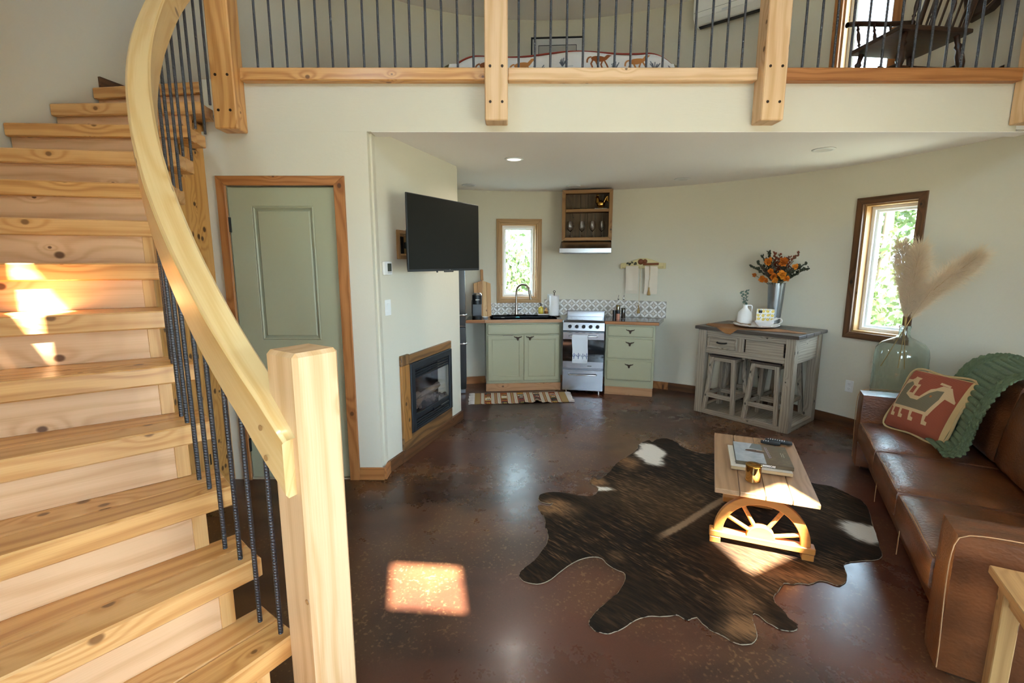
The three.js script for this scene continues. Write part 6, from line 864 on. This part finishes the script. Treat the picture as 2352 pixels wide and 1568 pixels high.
// ---------------------------------------------------------------- loft furniture
{
  const b = thing('bed', 'loft bed with western horse print quilt', 'bed', [0.4, LOFT, -5.12]), W = 1.86, L = 1.94;
  part(b, 'frame', grain(bx(W, 0.16, L, 0, 0.1, 0, 0.01), V(1, 0, 0)), M.antique); part(b, 'mattress', cushionBox(W, 0.24, L, 0.06).translate(0, 0.3, 0), M.white);
  const qm = canvasTex(1024, 512, (c, w, h) => {
    c.fillStyle = '#e3e0dc'; c.fillRect(0, 0, w, h); const r = rng(66);
    const horse = (x, y, s, col) => { c.fillStyle = col; c.save(); c.translate(x, y); c.scale(s, s); c.beginPath(); c.ellipse(0, 0, 20, 9, -0.1, 0, TAU); c.fill(); c.beginPath(); c.moveTo(14, -6); c.lineTo(26, -22); c.lineTo(36, -18); c.lineTo(30, -12); c.lineTo(20, 2); c.fill(); c.lineWidth = 4; c.strokeStyle = col; for (const [a, e] of [[-15, -20], [-10, -4], [10, 6], [15, 22]]) { c.beginPath(); c.moveTo(a, 4); c.lineTo(e, 16); c.lineTo(e + 4, 26); c.stroke(); } c.beginPath(); c.moveTo(-19, -3); c.quadraticCurveTo(-32, 0, -30, 14); c.stroke(); c.restore(); };
    const brush = (x, y) => { c.strokeStyle = '#565a62'; c.lineWidth = 2; for (let i = 0; i < 9; i++) { c.beginPath(); c.moveTo(x, y); c.lineTo(x - 14 + 28 * r(), y - 8 - 14 * r()); c.stroke(); } c.globalAlpha = 0.4; c.fillStyle = '#8d94a0'; c.fillRect(x - 26, y, 52, 3); c.globalAlpha = 1; };
    for (let j = 0; j < 6; j++) for (let i = 0; i < 11; i++) { const x = 40 + i * 93 + (j % 2) * 40 + 10 * r(), y = 38 + j * 84 + 10 * r(); if ((i + j) % 3 === 2) brush(x, y + 12); else { horse(x, y, 0.95, ['#a9632c', '#b9793f', '#8c4d22'][(i * 2 + j) % 3]); brush(x + 42, y + 24); } }
    c.fillStyle = '#8e3526'; c.fillRect(0, 0, w, 5);
  });
  qm.wrapS = qm.wrapT = THREE.RepeatWrapping; qm.repeat.set(0.62, 1.5); qm.offset.set(0.1, 0.045);
  const prof = new THREE.CatmullRomCurve3([V(0, 0.06, 0.99), V(0, 0.3, 1.0), V(0, 0.42, 0.985), V(0, 0.465, 0.92), V(0, 0.475, 0.6), V(0, 0.485, -0.9)], false, 'centripetal'), q = 2.06;
  part(b, 'quilt', grid(80, 60, (u, v) => { const p = prof.getPointAt(v), x = (u - 0.5) * q, e = clamp((Math.abs(x) - 0.68) / 0.35), dr = 0.24 * e * e * (p.y > 0.2 ? 1 : p.y / 0.2); return [x, Math.max(0.03, p.y - dr + 0.012 * Math.sin(x * 7 + 1) * (1 - e) + 0.02 * Math.sin(x * 2.2 + 0.6)), p.z + 0.012 * Math.sin(x * 9)]; }), mat(0xffffff, 0.95, { map: qm, side: THREE.DoubleSide }), 'white quilt printed with brown horses');
  part(b, 'quilt_binding', tube(Array.from({ length: 41 }, (_, i) => { const x = (i / 40 - 0.5) * q * 0.98, e = clamp((Math.abs(x) - 0.68) / 0.35); return V(x, 0.466 - 0.24 * e * e + 0.012 * Math.sin(x * 7 + 1) * (1 - e) + 0.02 * Math.sin(x * 2.2 + 0.6), 0.93); }), 0.007, 120, 6), mat(0x8e3526, 0.9), 'red binding');
  for (const s of [-1, 1]) { const bl = grid(14, 10, (u, v) => [s * (0.9 + 0.26 * u), 0.40 - 0.32 * u * u - 0.05 * u, 0.93 - 0.9 * v]); part(b, 'blanket_side', bl, mat(0xd8cba2, 0.95, { side: THREE.DoubleSide }), 'cream blanket edge with stitching'); }
}
{
  const t = 3.6, g = thing('framed_print', 'black framed print hanging on the loft wall above the bed', 'picture', onWall(t, R - 0.02, 4.06), -t * D2R), w = 0.645, h = 0.52;
  part(g, 'frame', extr([[-w / 2, -h / 2], [w / 2, -h / 2], [w / 2, h / 2], [-w / 2, h / 2]], 0.025, 0.003, [[[-w / 2 + 0.018, -h / 2 + 0.018], [-w / 2 + 0.018, h / 2 - 0.018], [w / 2 - 0.018, h / 2 - 0.018], [w / 2 - 0.018, -h / 2 + 0.018]]]).translate(0, 0, -0.002), M.black); part(g, 'mat_board', bx(w - 0.03, h - 0.03, 0.004, 0, 0, 0.006, 0.0005), mat(0xd4d2cf, 0.8), 'pale mat board'); part(g, 'print', bx(w - 0.2, h - 0.2, 0.003, 0, 0, 0.0085, 0.0005), mat(0xb5b2ab, 0.8)); part(g, 'print_border', extr([[-w / 2 + 0.09, -h / 2 + 0.09], [w / 2 - 0.09, -h / 2 + 0.09], [w / 2 - 0.09, h / 2 - 0.09], [-w / 2 + 0.09, h / 2 - 0.09]], 0.003, 0, [[[-w / 2 + 0.097, -h / 2 + 0.097], [-w / 2 + 0.097, h / 2 - 0.097], [w / 2 - 0.097, h / 2 - 0.097], [w / 2 - 0.097, -h / 2 + 0.097]]]).translate(0, 0, 0.0085), M.matBlack);
}
{
  const t = 39.3, g = thing('air_conditioner', 'white split air conditioner high on the loft wall', 'air conditioner', onWall(t, R - 0.03, 4.18), -t * D2R), w = 0.82;
  part(g, 'housing', extr([[0, 0.01], [0.12, 0.0], [0.19, 0.05], [0.2, 0.1], [0.2, 0.24], [0.17, 0.28], [0, 0.28]], w, 0.006).rotateY(-Math.PI / 2).translate(w / 2, 0, 0), M.white); part(g, 'flap', at(bx(w - 0.06, 0.006, 0.075, 0, 0, 0, 0.002), 0, 0.02, 0.16, 0, -0.62), M.white); part(g, 'outlet_slot', bx(w - 0.06, 0.012, 0.05, 0, -0.002, 0.06, 0.001), M.matBlack, 'dark air outlet'); part(g, 'seam', bx(w - 0.01, 0.003, 0.003, 0, 0.1, 0.2005, 0.0005), M.steelDark); part(g, 'label_plate', bx(0.06, 0.02, 0.001, -0.08, 0.06, 0.196, 0.0003), mat(0xc9ccd0, 0.5));
}
{ // rocking chair
  const g = thing('rocking_chair', 'dark antique wooden rocking chair in front of the loft window', 'rocking chair', [2.92, LOFT, -3.84], Math.PI + 0.12), m = M.antique, sh = 0.41;
  part(g, 'seat', grain(cushionBox(0.56, 0.04, 0.46, 0.016).translate(0, sh, 0), V(1, 0, 0)), m);
  const turned = (a, b, r0) => { const A = V(...a), B = V(...b), L = A.distanceTo(B), gg = lathe([[0, 0], [r0 * 0.8, 0], [r0 * 0.9, L * 0.1], [r0 * 0.6, L * 0.2], [r0 * 1.2, L * 0.25], [r0 * 0.65, L * 0.3], [r0 * 1.25, L * 0.45], [r0 * 1.25, L * 0.6], [r0 * 0.65, L * 0.72], [r0 * 1.15, L * 0.78], [r0 * 0.7, L * 0.84], [r0 * 0.9, L], [0, L]], 12); gg.applyQuaternion(new THREE.Quaternion().setFromUnitVectors(V(0, 1, 0), B.clone().sub(A).normalize())); return gg.translate(A.x, A.y, A.z); };
  for (const s of [-1, 1]) {
    part(g, 'leg', turned([0.27, 0.05, s * 0.22], [0.21, sh - 0.02, s * 0.18], 0.022), m); part(g, 'leg', turned([-0.26, 0.055, s * 0.22], [-0.2, sh - 0.02, s * 0.18], 0.022), m);
    const rk = new THREE.Shape(), n = 16, up = [], dn = []; for (let i = 0; i <= n; i++) { const x = lerp(-0.55, 0.42, i / n), y = 0.55 * (x + 0.02) ** 2; up.push([x, y + 0.045]); dn.push([x, y + 0.004]); } part(g, 'rocker', extr([...dn, ...up.reverse()], 0.03, 0.003).translate(0, 0, s * 0.225 - 0.015), m);
    part(g, 'arm', tube([[-0.27, sh + 0.26, s * 0.25], [-0.05, sh + 0.25, s * 0.27], [0.18, sh + 0.24, s * 0.27], [0.29, sh + 0.22, s * 0.26]], 0.02, 24, 10).scale(1, 1, 1), m); for (const x of [-0.08, 0.06, 0.2]) part(g, 'arm_spindle', turned([x, sh + 0.01, s * 0.215], [x, sh + 0.24, s * 0.262], 0.011), m);
    part(g, 'back_post', tube([[-0.22, sh, s * 0.2], [-0.3, sh + 0.3, s * 0.215], [-0.42, sh + 0.72, s * 0.22]], 0.019, 20, 10), m);
  }
  part(g, 'stretcher', rod([0.25, 0.18, -0.2], [0.25, 0.18, 0.2], 0.011), m); part(g, 'stretcher', rod([-0.24, 0.2, -0.2], [-0.24, 0.2, 0.2], 0.011), m); for (const s of [-1, 1]) part(g, 'stretcher', rod([0.25, 0.16, s * 0.205], [-0.245, 0.16, s * 0.205], 0.011), m);
  part(g, 'crest_rail', grain(bx(0.035, 0.14, 0.5, -0.43, sh + 0.72, 0, 0.008), V(0, 0, 1)), m); for (let i = 0; i < 6; i++) part(g, 'back_spindle', rod([-0.23, sh + 0.01, -0.15 + i * 0.06], [-0.42, sh + 0.68, -0.165 + i * 0.066], 0.008, 8), m);
}
{ // leather pouch on the wall
  const t = 77, g = thing('leather_satchel', 'dark stitched leather satchel hanging on the loft wall', 'bag', onWall(t, R - 0.1, 3.38), -t * D2R), m = mat(0x2c1a11, 0.5);
  part(g, 'body', extr([[-0.12, 0.0], [0.02, 0.02], [0.15, 0.12], [0.17, 0.3], [0.1, 0.42], [-0.1, 0.42], [-0.17, 0.24]], 0.09, 0.012).translate(0, 0, -0.03), m); part(g, 'strap', tube([[-0.12, 0.4, 0.01], [-0.06, 0.7, 0.0], [0.02, 0.8, -0.03], [0.06, 0.68, 0.0], [0.11, 0.4, 0.01]], 0.01, 24, 6), m); const st = []; for (let i = 0; i < 30; i++) { const a = i / 30; st.push(bx(0.008, 0.003, 0.002, lerp(0.0, 0.14, a), 0.03 + 0.09 * a, 0.061, 0.0004)); } part(g, 'stitching', merge(st), mat(0xb9a07a, 0.8));
}
// ---------------------------------------------------------------- outside
{
  const gm = tex(256, 256, (u, v) => mix3(hex(0x7e836c), hex(0x96978a), fbm(u, v, 8, 8, 4, 701))); gm.repeat.set(40, 40);
  struct('ground', at(new THREE.CircleGeometry(60, 48), CX, -0.16, CZ, 0, -Math.PI / 2), mat(0xffffff, 0.95, { map: gm }));
  // porch before the double doors: concrete slab and a shed roof on two posts
  const pt = structGroup('porch'); pt.position.set(...onWall(DOORT, RO)); pt.rotation.y = -DOORT * D2R + Math.PI;
  part(pt, 'slab', bx(7, 0.1, 6, 0, -0.06, 3.05, 0.01), mat(0x7d7468, 0.9)); part(pt, 'roof', at(bx(3.4, 0.06, 2.4, 0, 0, 0, 0.01), 0, 2.42, 1.21, 0, 0.12), M.cedar); for (const s of [-1, 1]) part(pt, 'post', bx(0.09, 2.2, 0.09, s * 1.6, 1.1, 2.2, 0.004), M.cedar);
  const leafG = new THREE.PlaneGeometry(0.07, 0.11, 1, 2), P = leafG.attributes.position; for (let i = 0; i < P.count; i++) { P.setZ(i, -0.25 * P.getY(i) ** 2 * 8); if (i < 2 || i > 3) P.setX(i, P.getX(i) * 0.35); } leafG.computeVertexNormals();
  const lm = phys(0x55663a, 0.9, { transmission: 0.3, thickness: 0, side: THREE.DoubleSide }), bark = mat(0x6b5a48, 0.9);
  const tree = (label, pos, rx, ry, n, seed, big = 1) => {
    const g = thing('tree', label, 'tree', pos, 0, 'trees outside the windows'), r = rng(seed), im = new THREE.InstancedMesh(leafG, lm, n), mx = new THREE.Matrix4(), q = new THREE.Quaternion(), e = new THREE.Euler(), c = new THREE.Color(), cl = Array.from({ length: 26 }, () => { const a = r() * TAU, d = Math.sqrt(r()); return [rx * 0.8 * d * Math.cos(a), ry * (0.1 + 0.85 * r()), rx * 0.8 * d * Math.sin(a), 0.35 + 0.45 * r()]; });
    for (let i = 0; i < n; i++) { const k = cl[Math.floor(r() * 26)], a = r() * TAU, b = Math.acos(2 * r() - 1), d = k[3] * Math.pow(r(), 0.4) * rx * 0.6; e.set(r() * 6, r() * 6, r() * 6); q.setFromEuler(e); const s = big * (0.7 + 0.8 * r()); mx.compose(V(k[0] + d * Math.sin(b) * Math.cos(a), Math.max(0.1, k[1] + d * Math.cos(b)), k[2] + d * Math.sin(b) * Math.sin(a)), q, V(s, s, s)); im.setMatrixAt(i, mx); const t = 0.75 + 0.5 * r(); im.setColorAt(i, c.setRGB(t * (0.85 + 0.3 * r()), t, t * 0.85)); }
    im.name = 'foliage'; im.userData.kind = 'stuff'; im.castShadow = im.receiveShadow = true; g.add(im); part(g, 'trunk', cyl(0.14, 0.07, ry * 0.7, 0, -0.02, 0, 10), bark);
  };
  tree('leafy tree seen through the kitchen window', [-0.4, -0.16, -11.2], 2.2, 4.6, 9000, 1); tree('leafy tree right of the one behind the kitchen window', [2.6, -0.16, -12.5], 2.4, 5, 7000, 2);
  tree('leafy tree seen through the right window, nearest the grey island', [7.2, -0.16, -9.4], 2.2, 4.4, 9000, 3); tree('leafy tree seen through the right window behind the pampas grass', [9.4, -0.16, -8.2], 2.4, 4.6, 9000, 4);
}
scene.traverse((o) => { if (o.isMesh) { o.castShadow = true; o.receiveShadow = true; } });
renderer.render(scene, camera);
